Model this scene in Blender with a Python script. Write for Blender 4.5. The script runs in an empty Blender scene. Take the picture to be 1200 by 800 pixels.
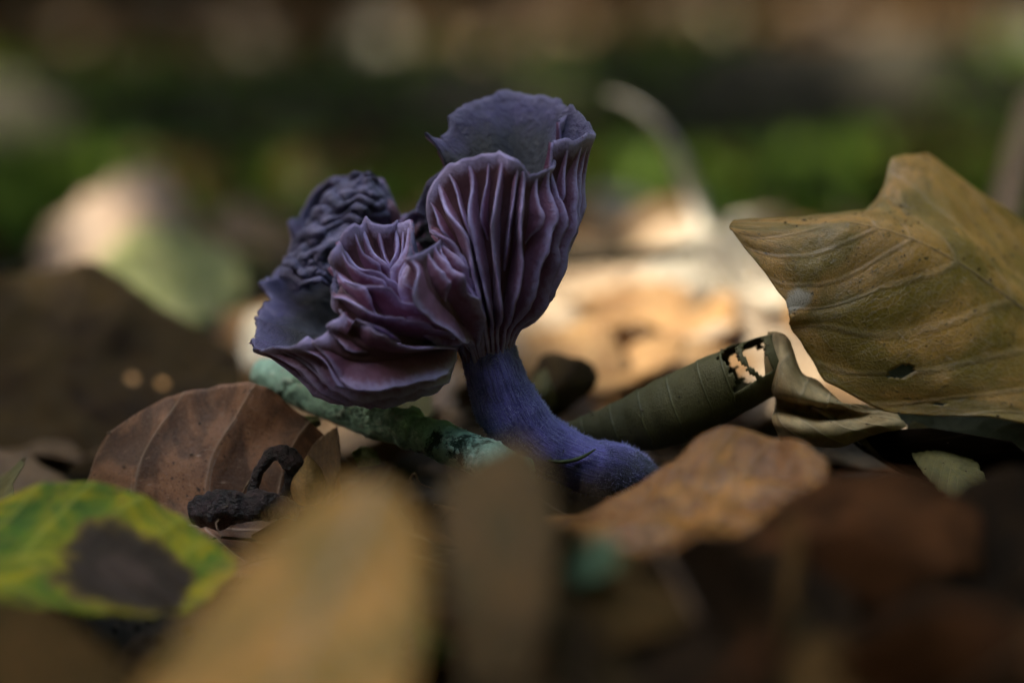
import bpy, math, random
import numpy as np
from mathutils import Vector, Matrix, noise as mn

# ------------------------------------------------------------------ camera, sky, sun, exposure
U = 0.01                                   # scene is laid out in centimetres, built in metres
FPX = 3000.0                               # focal length in pixels of a 1200 px wide frame
YH = 10.0                                  # picture row of the horizon
PITCH = math.atan((400 - YH) / FPX)
CAMD = 30.0                                # camera stands 30 cm in front of the mushroom
CAMZ = 5.75
SUN_DIR = Vector((-0.62, 0.06, 0.78)).normalized()   # towards the sun
SUN_STRENGTH, SKY_STRENGTH, EXPOSURE = 2.2, 0.15, 3.12

scene = bpy.context.scene
C = scene.collection
cam_d = bpy.data.cameras.new('camera')
cam = bpy.data.objects.new('camera', cam_d); C.objects.link(cam)
cam_d.sensor_width = 36.0; cam_d.lens = 90.0
cam_d.clip_start = 0.01; cam_d.clip_end = 200.0
cam.location = (0, -CAMD * U, CAMZ * U)
cam.rotation_euler = (math.pi / 2 - PITCH, 0, 0)
cam_d.dof.use_dof = True
cam_d.dof.focus_distance = 29.75 * U / math.cos(PITCH) * 1.0
cam_d.dof.aperture_fstop = 8.2
cam_d.dof.aperture_blades = 0
scene.camera = cam

world = bpy.data.worlds.new('World'); scene.world = world; world.use_nodes = True
wn = world.node_tree
for n_ in list(wn.nodes): wn.nodes.remove(n_)
sky = wn.nodes.new('ShaderNodeTexSky'); sky.sky_type = 'NISHITA'; sky.sun_disc = False
sky.dust_density = 2.5; sky.ozone_density = 0.7; sky.air_density = 1.0
sky.sun_elevation = math.asin(SUN_DIR.z)
sky.sun_rotation = math.atan2(SUN_DIR.x, SUN_DIR.y)
bg = wn.nodes.new('ShaderNodeBackground'); bg.inputs['Strength'].default_value = SKY_STRENGTH
wo = wn.nodes.new('ShaderNodeOutputWorld')
wn.links.new(sky.outputs[0], bg.inputs[0]); wn.links.new(bg.outputs[0], wo.inputs[0])

sun_d = bpy.data.lights.new('sun', 'SUN'); sun_d.energy = SUN_STRENGTH
sun_d.angle = math.radians(0.53); sun_d.color = (1.0, 0.95, 0.88)
sun = bpy.data.objects.new('sun', sun_d); C.objects.link(sun)
sun.rotation_euler = (-SUN_DIR).to_track_quat('-Z', 'Y').to_euler()
sun.location = (0, 0, 3)

scene.view_settings.view_transform = 'Standard'; scene.view_settings.look = 'None'
scene.view_settings.exposure = EXPOSURE; scene.view_settings.gamma = 1.0
scene.view_settings.use_curve_mapping = False
scene.view_settings.use_white_balance = True
scene.view_settings.white_balance_temperature = 7450; scene.view_settings.white_balance_tint = -2
scene.render.engine = 'CYCLES'
scene.cycles.use_denoising = True
scene.cycles.max_bounces = 6; scene.cycles.transparent_max_bounces = 6
scene.cycles.sample_clamp_indirect = 4.0

rng = random.Random(7)

# ------------------------------------------------------------------ helpers
SP, CP = math.sin(PITCH), math.cos(PITCH)
def P(px, py, d):
    """world point (cm) whose distance row is d (0 = mushroom) seen at a photo position"""
    X = (px - 600) / FPX; Y = -(py - 400) / FPX
    dx, dy, dz = X, CP + Y * SP, -SP + Y * CP
    t = (d + CAMD) / dy
    return np.array((dx * t, d, CAMZ + dz * t))

def sstep(a, b, x):
    t = np.clip((x - a) / (b - a), 0, 1); return t * t * (3 - 2 * t)

def cr(p, x):
    """Catmull-Rom through rows of p (n,...) at x in 0..1"""
    p = np.asarray(p, float); n = len(p)
    f = min(max(x, -0.2), 1.2) * (n - 1); i = int(min(max(math.floor(f), 0), n - 2)); t = f - i
    p1, p2 = p[i], p[i + 1]
    p0 = p[i - 1] if i > 0 else 2 * p1 - p2
    p3 = p[i + 2] if i + 2 < n else 2 * p2 - p1
    return 0.5 * (2 * p1 + (p2 - p0) * t + (2 * p0 - 5 * p1 + 4 * p2 - p3) * t * t + (3 * p1 - p0 - 3 * p2 + p3) * t ** 3)

def nz(x, y, z): return mn.noise(Vector((x, y, z)))

def mesh_data(name, verts, faces, mat, uvs=None, smooth=True):
    me = bpy.data.meshes.new(name)
    me.from_pydata([tuple(v) for v in verts], [], faces)
    if uvs is not None:
        ul = me.uv_layers.new(name='UVMap')
        li = np.empty(len(me.loops), dtype=np.int32); me.loops.foreach_get('vertex_index', li)
        ul.data.foreach_set('uv', np.asarray(uvs, dtype=np.float32)[li].ravel())
    if smooth: me.polygons.foreach_set('use_smooth', [True] * len(me.polygons))
    if mat: me.materials.append(mat)
    me.update()
    return me

def mk(name, verts, faces, mat, parent=None, origin=None, uvs=None, smooth=True):
    """verts in cm, world space. origin in cm."""
    v = np.asarray(verts, float)
    if origin is None:
        origin = np.zeros(3) if parent is None else np.array(parent['o_cm'])
    me = mesh_data(name, (v - origin) * U, faces, mat, uvs, smooth)
    o = bpy.data.objects.new(name, me); C.objects.link(o)
    if parent is None:
        o.location = tuple(origin * U)
    else:
        po = ORG[parent.name]
        o.parent = parent
        o.location = tuple((np.asarray(origin) - po) * U)
    ORG[o.name] = np.asarray(origin, float)
    return o
ORG = {}
def mkp(name, verts, faces, mat, parent, uvs=None, smooth=True):
    return mk(name, verts, faces, mat, parent, ORG[parent.name], uvs, smooth)

def tag(o, label=None, cat=None, group=None, kind=None):
    if label: o['label'] = label
    if cat: o['category'] = cat
    if group: o['group'] = group
    if kind: o['kind'] = kind
    return o

def empty(name, org):
    o = bpy.data.objects.new(name, None); C.objects.link(o)
    o.empty_display_size = 0.005
    o.location = tuple(np.asarray(org) * U); ORG[o.name] = np.asarray(org, float)
    return o

def thick(o, t):
    m = o.modifiers.new('thickness', 'SOLIDIFY'); m.thickness = t * U; m.offset = 0
    return o

def tube(pts, rad, seg=10, bump=0.0, freq=3.0, cap=True, seed=0.0, flat=1.0):
    pts = [np.asarray(p, float) for p in pts]; n = len(pts)
    V, F, UV = [], [], []
    tan = [pts[min(i + 1, n - 1)] - pts[max(i - 1, 0)] for i in range(n)]
    tan = [t / (np.linalg.norm(t) + 1e-9) for t in tan]
    ref = np.array((0, 0, 1.0)) if abs(tan[0][2]) < 0.9 else np.array((0, 1.0, 0))
    a = np.cross(tan[0], ref); a /= np.linalg.norm(a)
    for i in range(n):
        a = a - tan[i] * np.dot(a, tan[i]); a /= np.linalg.norm(a)
        b = np.cross(tan[i], a)
        for j in range(seg):
            th = 2 * math.pi * j / seg
            dr = a * math.cos(th) + b * math.sin(th) * flat
            r = rad[i]
            if bump:
                q = pts[i] + dr * r
                r = r * (1 + bump * nz(q[0] * freq + seed, q[1] * freq, q[2] * freq) + bump * 0.5 * nz(q[0] * freq * 2.7 + seed, q[1] * freq * 2.7, q[2] * freq * 2.7))
            V.append(pts[i] + dr * r); UV.append((i / (n - 1), j / seg))
    for i in range(n - 1):
        for j in range(seg):
            k = (j + 1) % seg
            F.append((i * seg + j, i * seg + k, (i + 1) * seg + k, (i + 1) * seg + j))
    if cap:
        F.append(tuple(range(seg - 1, -1, -1))); F.append(tuple((n - 1) * seg + j for j in range(seg)))
    return V, F, UV

def smooth_path(ctrl, n):
    c = np.array(ctrl, float); return [cr(c, i / (n - 1)) for i in range(n)]

# ------------------------------------------------------------------ materials
class G:
    def __init__(s, name):
        s.m = bpy.data.materials.new(name); s.m.use_nodes = True
        s.t = s.m.node_tree
        for n in list(s.t.nodes): s.t.nodes.remove(n)
        s.out = s.t.nodes.new('ShaderNodeOutputMaterial')
    def n(s, typ, ins=None, **props):
        x = s.t.nodes.new('ShaderNode' + typ)
        for k, v in props.items(): setattr(x, k, v)
        for k, v in (ins or {}).items():
            if isinstance(v, bpy.types.NodeSocket): s.t.links.new(v, x.inputs[k])
            else: x.inputs[k].default_value = v
        return x
    def math(s, op, a, b=0.0, c=0.0): return s.n('Math', {0: a, 1: b, 2: c}, operation=op).outputs[0]
    def mix(s, f, a, b):
        x = s.t.nodes.new('ShaderNodeMix'); x.data_type = 'RGBA'
        for k, v in ((0, f), (6, a), (7, b)):
            if isinstance(v, bpy.types.NodeSocket): s.t.links.new(v, x.inputs[k])
            else: x.inputs[k].default_value = v if k == 0 or len(v) == 4 else (*v, 1)
        return x.outputs[2]
    def ramp(s, f, lo, hi): return s.n('MapRange', {0: f, 1: lo, 2: hi, 3: 0.0, 4: 1.0}, interpolation_type='SMOOTHSTEP').outputs[0]
    def obj(s, sc=100.0):
        tc = s.n('TexCoord'); mp = s.n('Mapping', {0: tc.outputs['Object'], 3: (sc, sc, sc) if not isinstance(sc, tuple) else sc}); return mp.outputs[0]
    def noise(s, vec, scale, detail=4.0, rough=0.6, dist=0.0):
        return s.n('TexNoise', {'Vector': vec, 'Scale': scale, 'Detail': detail, 'Roughness': rough, 'Distortion': dist}).outputs[0]
    def bump(s, h, strength, dist=0.0004):
        return s.n('Bump', {'Height': h, 'Strength': strength, 'Distance': dist}).outputs[0]
    def done(s, shader): s.t.links.new(shader, s.out.inputs[0]); return s.m

def leaf_mat(name, c1, c2, vein, N=9.0, k=0.25, rough=0.5, transl=0.25, spot=0.5, veinw=0.012, patch=None, pale=None, tip=None, midw=0.03, vary=0.0,  vmix=0.75, scratch=0.55, spec=0.4, mottle=(0.38, 0.62), under=None, tint=(1.25, 1.05, 0.6)):
    spec *= 0.7
    g = G(name)
    uv = g.n('UVMap').outputs[0]
    sp = g.n('SeparateXYZ', {0: uv}); u, v = sp.outputs[0], sp.outputs[1]
    a = g.math('MULTIPLY', g.math('ABSOLUTE', g.math('SUBTRACT', v, 0.5)), 2.0)
    info = g.n('ObjectInfo').outputs['Random']
    off = g.math('MULTIPLY', info, 37.0)
    uvs = g.n('Mapping', {0: uv, 1: g.n('CombineXYZ', {0: off, 1: off, 2: off}).outputs[0], 3: (1.6, 1.0, 1.0)}).outputs[0]
    big = g.noise(uvs, 3.2, 5.0, 0.62, 0.6)
    med = g.noise(uvs, 11.0, 5.0, 0.7)
    fine = g.noise(uvs, 60.0, 3.0, 0.7)
    col = g.mix(g.ramp(big, *mottle), c1, c2)
    # brightness mottling
    m2 = g.n('MapRange', {0: med, 1: 0.25, 2: 0.75, 3: 0.62, 4: 1.25}).outputs[0]
    hsv = g.n('HueSaturation', {'Value': m2, 'Color': col, 'Saturation': 1.0}); col = hsv.outputs[0]
    if vary:
        vv = g.n('MapRange', {0: info, 1: 0, 2: 1, 3: 1 - vary, 4: 1 + vary}).outputs[0]
        col = g.n('HueSaturation', {'Value': vv, 'Color': col}).outputs[0]
    if pale:   # pale patch: (u, v, ru, rv, colour)
        for (pu, pv, ru, rv, pc) in pale:
            du = g.math('DIVIDE', g.math('SUBTRACT', u, pu), ru); dv = g.math('DIVIDE', g.math('SUBTRACT', v, pv), rv)
            r2 = g.math('SQRT', g.math('ADD', g.math('MULTIPLY', du, du), g.math('MULTIPLY', dv, dv)))
            r2 = g.math('ADD', r2, g.math('MULTIPLY', g.math('SUBTRACT', med, 0.5), 1.6))
            col = g.mix(g.math('SUBTRACT', 1.0, g.ramp(r2, 0.6, 1.1)), col, pc)
    # veins
    wob = g.math('MULTIPLY', g.math('SUBTRACT', big, 0.5), 0.03)
    sv = g.math('MULTIPLY', g.math('ADD', g.math('SUBTRACT', u, g.math('MULTIPLY', a, k)), wob), N)
    fr = g.math('PINGPONG', sv, 0.5)                     # 0 at a vein
    dist = g.math('DIVIDE', fr, N)
    vn = g.math('SUBTRACT', 1.0, g.ramp(dist, 0.0, veinw))
    mid = g.math('SUBTRACT', 1.0, g.ramp(a, 0.0, midw))
    vn = g.math('MAXIMUM', vn, mid)
    # fine cross network
    nv = g.n('Mapping', {0: uv, 3: (105.0, 70.0, 1.0), 2: (0, 0, 0.6)}).outputs[0]
    vor = g.n('TexVoronoi', {'Vector': nv, 'Scale': 1.0}, feature='DISTANCE_TO_EDGE').outputs[0]
    net = g.math('SUBTRACT', 1.0, g.ramp(vor, 0.0, 0.10))
    fib = g.noise(g.n('Mapping', {0: uv, 2: (0, 0, 0.9), 3: (14.0, 190.0, 1.0)}).outputs[0], 1.0, 4.0, 0.75)
    fibm = g.ramp(fib, 0.60, 0.72)
    for (ang, sx, sy) in ((1.25, 26.0, 300.0), (0.5, 22.0, 260.0)):
        sc_ = g.noise(g.n('Mapping', {0: uv, 2: (0, 0, ang), 3: (sx, sy, 1.0)}).outputs[0], 1.0, 2.0, 0.5, 0.4)
        col = g.mix(g.math('MULTIPLY', g.math('MULTIPLY', g.ramp(sc_, 0.66, 0.72), g.ramp(med, 0.40, 0.58)), scratch), col, vein)
    col = g.mix(g.math('MULTIPLY', net, 0.12), col, vein)
    col = g.mix(g.math('MULTIPLY', fibm, 0.22), col, vein)
    col = g.mix(g.math('MULTIPLY', vn, vmix), col, vein)
    if spot:
        sn = g.noise(uvs, 46.0, 2.0, 0.5); sb = g.ramp(sn, 0.63, 0.70)
        sn2 = g.noise(uvs, 120.0, 1.0, 0.5); sb2 = g.ramp(sn2, 0.66, 0.72)
        sm = g.math('MULTIPLY', g.math('MAXIMUM', sb, sb2), g.ramp(big, 0.40, 0.62))
        col = g.mix(g.math('MULTIPLY', sm, spot), col, (c1[0] * 0.18, c1[1] * 0.17, c1[2] * 0.15))
    if patch:
        for (pu, pv, ru, rv, pc) in patch:
            du = g.math('DIVIDE', g.math('SUBTRACT', u, pu), ru); dv = g.math('DIVIDE', g.math('SUBTRACT', v, pv), rv)
            r2 = g.math('SQRT', g.math('ADD', g.math('MULTIPLY', du, du), g.math('MULTIPLY', dv, dv)))
            r2 = g.math('ADD', r2, g.math('ADD', g.math('MULTIPLY', g.math('SUBTRACT', big, 0.5), 1.1), g.math('MULTIPLY', g.math('SUBTRACT', med, 0.5), 0.5)))
            col = g.mix(g.math('SUBTRACT', 1.0, g.ramp(r2, 0.84, 1.08)), col, pc)
    h = g.math('ADD', g.math('MULTIPLY', vn, 0.9), g.math('ADD', g.math('MULTIPLY', net, 0.3), g.math('ADD', g.math('MULTIPLY', med, 1.5), g.math('MULTIPLY', fib, 0.6))))
    bp = g.bump(h, 0.5, 0.00026)
    rr = g.n('MapRange', {0: med, 1: 0.3, 2: 0.7, 3: rough - 0.12, 4: rough + 0.14}).outputs[0]
    pb = g.n('BsdfPrincipled', {'Base Color': col, 'Roughness': rr, 'Normal': bp, 'Specular IOR Level': spec})
    tcol = g.mix(1.0, col, col)
    tn = g.t.nodes.new('ShaderNodeMix'); tn.data_type = 'RGBA'; tn.blend_type = 'MULTIPLY'; tn.inputs[0].default_value = 1.0
    g.t.links.new(col, tn.inputs[6]); tn.inputs[7].default_value = (*tint, 1)
    tl = g.n('BsdfTranslucent', {'Color': tn.outputs[2], 'Normal': bp})
    ms = g.n('MixShader', {0: transl, 1: pb.outputs[0], 2: tl.outputs[0]})
    return g.done(ms.outputs[0])

def simple_mat(name, c1, c2, scale=2.0, rough=0.7, bump=0.5, spec=0.3, lo=0.4, hi=0.6, c3=None, fs=9.0, sheen=0.0, dist=0.0005, stretch=None):
    g = G(name)
    co = g.obj(100.0 if not stretch else tuple(100.0 * q for q in stretch))
    a = g.noise(co, scale, 5.0, 0.65, 0.3); b = g.noise(co, fs, 4.0, 0.7)
    col = g.mix(g.ramp(a, lo, hi), c1, c2)
    if c3: col = g.mix(g.ramp(b, 0.55, 0.68), col, c3)
    val = g.n('MapRange', {0: b, 1: 0.25, 2: 0.75, 3: 0.7, 4: 1.25}).outputs[0]
    col = g.n('HueSaturation', {'Value': val, 'Color': col}).outputs[0]
    pb = g.n('BsdfPrincipled', {'Base Color': col, 'Roughness': rough, 'Specular IOR Level': spec, 'Sheen Weight': sheen,
                                'Normal': g.bump(g.math('ADD', a, b), bump, dist)})
    if sheen: pb.inputs['Sheen Tint'].default_value = (0.62, 0.66, 0.95, 1); pb.inputs['Sheen Roughness'].default_value = 0.45
    return g.done(pb.outputs[0])

M = {}
M['soil'] = simple_mat('forest_soil', (0.010, 0.007, 0.005), (0.022, 0.015, 0.009), 0.8, 0.9, 0.8, 0.2, c3=(0.03, 0.022, 0.014))
def cap_mat():
    g = G('cap_skin'); co = g.obj(100.0)
    big = g.noise(co, 1.7, 5.0, 0.65, 0.5); med = g.noise(co, 7.0, 5.0, 0.7, 0.8); fine = g.noise(co, 34.0, 3.0, 0.7)
    col = g.mix(g.ramp(big, 0.36, 0.64), (0.030, 0.020, 0.076), (0.082, 0.062, 0.175))
    col = g.mix(g.math('MULTIPLY', g.ramp(med, 0.52, 0.68), 0.55), col, (0.115, 0.100, 0.155))
    col = g.mix(g.math('MULTIPLY', g.ramp(med, 0.46, 0.30), 0.6), col, (0.018, 0.013, 0.024))
    col = g.mix(g.ramp(fine, 0.72, 0.76), col, (0.24, 0.23, 0.27))
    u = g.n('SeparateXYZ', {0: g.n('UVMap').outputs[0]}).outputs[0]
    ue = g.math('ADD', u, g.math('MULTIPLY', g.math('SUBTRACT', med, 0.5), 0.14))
    col = g.mix(g.ramp(ue, 0.95, 0.80), col, (0.014, 0.011, 0.015))  # cup shade painted into the colour, over a naturally darker centre
    col = g.mix(g.math('MULTIPLY', g.ramp(ue, 0.93, 1.02), 0.8), col, (0.190, 0.160, 0.290))  # rim painted paler, as if catching the light
    rr = g.n('MapRange', {0: med, 1: 0.3, 2: 0.7, 3: 0.26, 4: 0.50}).outputs[0]
    pb = g.n('BsdfPrincipled', {'Base Color': col, 'Roughness': rr, 'Specular IOR Level': 0.4, 'Sheen Weight': 0.15, 'Sheen Tint': (0.6, 0.65, 0.95, 1),
                                'Normal': g.bump(g.math('ADD', g.math('MULTIPLY', med, 1.5), g.math('ADD', big, g.math('MULTIPLY', fine, .5))), 0.8, 0.0007)})
    return g.done(pb.outputs[0])
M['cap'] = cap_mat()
M['frill'] = simple_mat('frill_skin', (0.070, 0.060, 0.120), (0.130, 0.105, 0.200), 2.6, 0.5, 0.7, 0.4, fs=18.0, c3=(0.165, 0.13, 0.19), sheen=0.2)
def under_mat():
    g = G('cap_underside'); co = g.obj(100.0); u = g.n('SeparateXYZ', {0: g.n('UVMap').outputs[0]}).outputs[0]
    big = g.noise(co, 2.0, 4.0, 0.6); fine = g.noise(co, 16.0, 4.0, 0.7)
    a = g.mix(big, (0.085, 0.030, 0.042), (0.135, 0.055, 0.080))  # flesh between gills darkened: trough shade put into its colour
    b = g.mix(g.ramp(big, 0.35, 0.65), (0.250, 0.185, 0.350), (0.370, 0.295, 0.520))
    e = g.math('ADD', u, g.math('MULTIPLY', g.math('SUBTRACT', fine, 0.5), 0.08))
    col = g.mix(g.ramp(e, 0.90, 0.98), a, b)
    pb = g.n('BsdfPrincipled', {'Base Color': col, 'Roughness': 0.55, 'Specular IOR Level': 0.3, 'Sheen Weight': 0.15, 'Normal': g.bump(g.math('ADD', big, fine), 0.4, 0.0005)})
    return g.done(pb.outputs[0])
M['under'] = under_mat()
def gill_mat():
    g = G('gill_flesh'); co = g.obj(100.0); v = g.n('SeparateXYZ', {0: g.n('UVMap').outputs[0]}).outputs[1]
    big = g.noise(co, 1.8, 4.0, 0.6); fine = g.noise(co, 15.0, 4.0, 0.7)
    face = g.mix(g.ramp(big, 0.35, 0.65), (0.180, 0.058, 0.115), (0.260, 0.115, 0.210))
    edge = g.mix(g.ramp(big, 0.35, 0.65), (0.320, 0.235, 0.460), (0.470, 0.380, 0.680))   # light caught on the blade edges, painted as a paler colour
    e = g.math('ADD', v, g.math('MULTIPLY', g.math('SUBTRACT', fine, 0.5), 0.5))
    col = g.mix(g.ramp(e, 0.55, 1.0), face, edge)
    pb = g.n('BsdfPrincipled', {'Base Color': col, 'Roughness': 0.45, 'Specular IOR Level': 0.4, 'Sheen Weight': 0.2, 'Sheen Tint': (0.65, 0.65, 0.95, 1),
                                'Normal': g.bump(g.math('ADD', big, fine), 0.45, 0.0005)})
    return g.done(pb.outputs[0])
M['gill'] = gill_mat()
def stem_mat():
    g = G('stem_flesh'); uv = g.n('UVMap').outputs[0]; u = g.n('SeparateXYZ', {0: uv}).outputs[0]
    co = g.obj(100.0)
    fib = g.noise(g.n('Mapping', {0: uv, 3: (9.0, 60.0, 1.0)}).outputs[0], 1.0, 5.0, 0.7, 0.4)
    big = g.noise(co, 2.2, 5.0, 0.65, 0.5); fine = g.noise(co, 26.0, 4.0, 0.75)
    col = g.mix(g.ramp(big, 0.36, 0.64), (0.080, 0.058, 0.320), (0.230, 0.180, 0.66))
    col = g.mix(g.math('MULTIPLY', g.ramp(fib, 0.48, 0.66), 0.6), col, (0.34, 0.29, 0.64))
    col = g.mix(g.math('MULTIPLY', g.ramp(fib, 0.52, 0.36), 0.6), col, (0.050, 0.030, 0.105))
    col = g.mix(g.ramp(fine, 0.60, 0.70), col, (0.52, 0.50, 0.82))
    col = g.mix(g.math('MULTIPLY', g.ramp(u, 0.72, 0.93), 0.75), col, (0.200, 0.115, 0.215))
    dirt = g.math('ADD', g.math('MULTIPLY', big, 0.35), u)
    col = g.mix(g.ramp(dirt, 0.40, 0.24), col, (0.030, 0.020, 0.022))
    crumb = g.ramp(g.noise(co, 9.0, 2.0, 0.5), 0.68, 0.74)
    col = g.mix(g.math('MULTIPLY', crumb, g.ramp(u, 0.55, 0.2)), col, (0.02, 0.016, 0.012))
    pb = g.n('BsdfPrincipled', {'Base Color': col, 'Roughness': 0.7, 'Specular IOR Level': 0.25, 'Sheen Weight': 0.5, 'Sheen Tint': (0.62, 0.66, 0.95, 1),
                                'Normal': g.bump(g.math('ADD', g.math('MULTIPLY', fib, 1.4), g.math('ADD', big, fine)), 0.9, 0.0006)})
    return g.done(pb.outputs[0])
M['stem'] = stem_mat()
M['fuzz'] = simple_mat('stem_fuzz', (0.34, 0.32, 0.64), (0.48, 0.46, 0.78), 5.0, 0.8, 0.0, 0.2)
M['twig'] = simple_mat('lichen_bark', (0.036, 0.060, 0.042), (0.42, 0.64, 0.50), 2.4, 0.85, 1.0, 0.2, lo=0.36, hi=0.47, fs=7.0, c3=(0.62, 0.76, 0.62), dist=0.0012)
M['darkstick'] = simple_mat('wet_dark_bark', (0.012, 0.006, 0.007), (0.045, 0.020, 0.022), 6.0, 0.30, 1.0, 0.5, fs=16.0, dist=0.001)
M['grey_stalk'] = simple_mat('weathered_stalk', (0.33, 0.28, 0.24), (0.42, 0.37, 0.33), 1.5, 0.7, 0.5, 0.3)
M['bark'] = simple_mat('beech_bark', (0.08, 0.075, 0.065), (0.15, 0.14, 0.12), 0.15, 0.85, 0.6, 0.2, fs=0.8)
M['log'] = simple_mat('rotten_bark', (0.018, 0.014, 0.009), (0.04, 0.032, 0.02), 0.5, 0.9, 0.8, 0.2, fs=3.0)
M['petiole'] = simple_mat('petiole_brown', (0.10, 0.055, 0.03), (0.17, 0.10, 0.055), 4.0, 0.5, 0.4, 0.4)
def foliage_mat(name, c1, c2, transl=0.3, scale=0.4):
    g = G(name); a = g.noise(g.obj(), scale, 3.0, 0.6)
    col = g.mix(g.ramp(a, 0.38, 0.62), c1, c2)
    pb = g.n('BsdfPrincipled', {'Base Color': col, 'Roughness': 0.6, 'Specular IOR Level': 0.3})
    tl = g.n('BsdfTranslucent', {'Color': col})
    return g.done(g.n('MixShader', {0: transl, 1: pb.outputs[0], 2: tl.outputs[0]}).outputs[0])
M['moss'] = foliage_mat('moss_green', (0.035, 0.070, 0.010), (0.125, 0.190, 0.020), 0.3, 0.16)
M['dark_moss'] = foliage_mat('dark_moss', (0.03, 0.038, 0.014), (0.06, 0.075, 0.025), 0.1, 4.0)
M['canopy'] = foliage_mat('beech_foliage', (0.04, 0.075, 0.015), (0.08, 0.11, 0.02), 0.12, 0.05)

# leaves
M['ochre'] = leaf_mat('ochre_leaf', (0.250, 0.150, 0.020), (0.500, 0.255, 0.055), (0.66, 0.50, 0.40), N=8.5, k=0.25, rough=0.34, transl=0.22, spot=0.95, vmix=.12, spec=1.0, mottle=(.40, .60),
                      pale=[(0.735, 0.94, 0.05, 0.11, (0.58, 0.48, 0.38))], veinw=0.016, midw=0.02,
                      scratch=.7)
M['brown'] = leaf_mat('brown_leaf', (0.095, 0.034, 0.012), (0.290, 0.120, 0.054), (0.42, 0.27, 0.19), N=4.3, k=0.2, rough=0.42, transl=0.12, spot=0.95, veinw=0.010, vmix=.35, spec=.5, scratch=.8, mottle=(.42, .58))
M['green'] = leaf_mat('green_yellow_leaf', (0.055, 0.125, 0.010), (0.32, 0.26, 0.008), (0.30, 0.29, 0.04), N=7.0, k=0.22, spec=0.25, rough=0.5, transl=0.15, spot=0.3, veinw=0.012,
                      patch=[(0.58, 0.64, 0.215, 0.41, (0.14, 0.085, 0.015)), (0.58, 0.64, 0.19, 0.36, (0.030, 0.017, 0.011)), (0.56, 0.60, 0.08, 0.14, (0.055, 0.032, 0.024))])
M['ochre_soft'] = leaf_mat('pale_ochre_leaf', (0.25, 0.145, 0.028), (0.54, 0.255, 0.060), (0.58, 0.34, 0.12), rough=0.55, transl=0.2, spot=0.8, mottle=(.40, .60))
M['dull_brown'] = leaf_mat('dull_brown_leaf', (0.050, 0.030, 0.010), (0.095, 0.048, 0.016), (0.09, 0.05, 0.02), rough=0.75, transl=0.1, spot=0.4, spec=0.06)
M['olive_brown'] = leaf_mat('olive_brown_leaf', (0.075, 0.044, 0.009), (0.135, 0.064, 0.017), (0.15, 0.09, 0.04), rough=0.6, transl=0.12, spot=0.4)
M['rust'] = leaf_mat('rust_leaf', (0.20, 0.070, 0.012), (0.38, 0.155, 0.028), (0.28, 0.13, 0.05), N=7, rough=0.32, transl=0.12, spot=0.6, spec=0.75)
M['dull_rust'] = leaf_mat('dull_rust_leaf', (0.07, 0.028, 0.008), (0.12, 0.05, 0.014), (0.1, 0.05, 0.02), rough=0.6, transl=0.1, spot=0.4, spec=0.1)
M['dark'] = leaf_mat('shade_dark_leaf', (0.008, 0.005, 0.003), (0.018, 0.010, 0.005), (0.02, 0.012, 0.008), rough=0.8, transl=0.06, spot=0.4, vary=0.4, spec=0.04)  # near-black base colour stands in for shade on these leaves
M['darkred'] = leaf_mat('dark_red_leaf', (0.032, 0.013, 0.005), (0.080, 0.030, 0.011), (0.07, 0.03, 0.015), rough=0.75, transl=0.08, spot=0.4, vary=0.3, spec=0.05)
M['roll'] = leaf_mat('rolled_olive_leaf', (0.050, 0.042, 0.008), (0.100, 0.072, 0.016), (0.12, 0.10, 0.04), N=17, k=0.0, rough=0.55, transl=0.1, spot=0.5, veinw=0.007, midw=0.0)
M['tan'] = leaf_mat('crumpled_tan_leaf', (0.42, 0.27, 0.12), (0.54, 0.38, 0.20), (0.5, 0.37, 0.22), N=5, k=0.3, rough=0.45, transl=0.15, spot=0.25, veinw=0.02)
M['bud'] = leaf_mat('bud_scale_tan', (0.36, 0.20, 0.07), (0.48, 0.29, 0.12), (0.3, 0.17, 0.08), N=5, rough=0.45, transl=0.2, spot=0.2)
M['olive'] = leaf_mat('olive_leaf', (0.10, 0.085, 0.028), (0.15, 0.12, 0.04), (0.16, 0.13, 0.06), rough=0.55, transl=0.15, spot=0.4)
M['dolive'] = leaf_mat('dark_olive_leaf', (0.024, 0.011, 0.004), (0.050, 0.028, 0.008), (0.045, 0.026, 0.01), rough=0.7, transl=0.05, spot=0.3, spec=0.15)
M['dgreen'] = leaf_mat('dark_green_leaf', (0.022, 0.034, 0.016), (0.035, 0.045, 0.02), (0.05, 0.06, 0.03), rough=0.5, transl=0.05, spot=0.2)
M['teal'] = leaf_mat('pale_green_leaf', (0.08, 0.14, 0.075), (0.12, 0.18, 0.09), (0.14, 0.18, 0.1), rough=0.5, transl=0.1, spot=0.2)
M['pink'] = leaf_mat('brown_leaf', (0.27, 0.165, 0.115), (0.34, 0.225, 0.165), (0.33, 0.23, 0.17), rough=0.5, transl=0.25, spot=0.2, vary=0.15)
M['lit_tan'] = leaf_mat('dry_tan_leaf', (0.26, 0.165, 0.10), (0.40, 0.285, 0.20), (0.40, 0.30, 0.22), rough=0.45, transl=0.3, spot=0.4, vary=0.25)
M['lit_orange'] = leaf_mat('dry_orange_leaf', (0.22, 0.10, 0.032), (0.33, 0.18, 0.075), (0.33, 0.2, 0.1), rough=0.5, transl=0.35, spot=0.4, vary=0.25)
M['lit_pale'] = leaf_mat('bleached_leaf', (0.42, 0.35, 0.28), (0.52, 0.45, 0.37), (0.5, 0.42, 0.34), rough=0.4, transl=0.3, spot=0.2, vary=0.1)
M['lit_green'] = leaf_mat('pale_yellow_green_leaf', (0.15, 0.165, 0.045), (0.27, 0.26, 0.11), (0.3, 0.3, 0.16), rough=0.45, transl=0.35, spot=0.2, vary=0.15)
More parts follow.
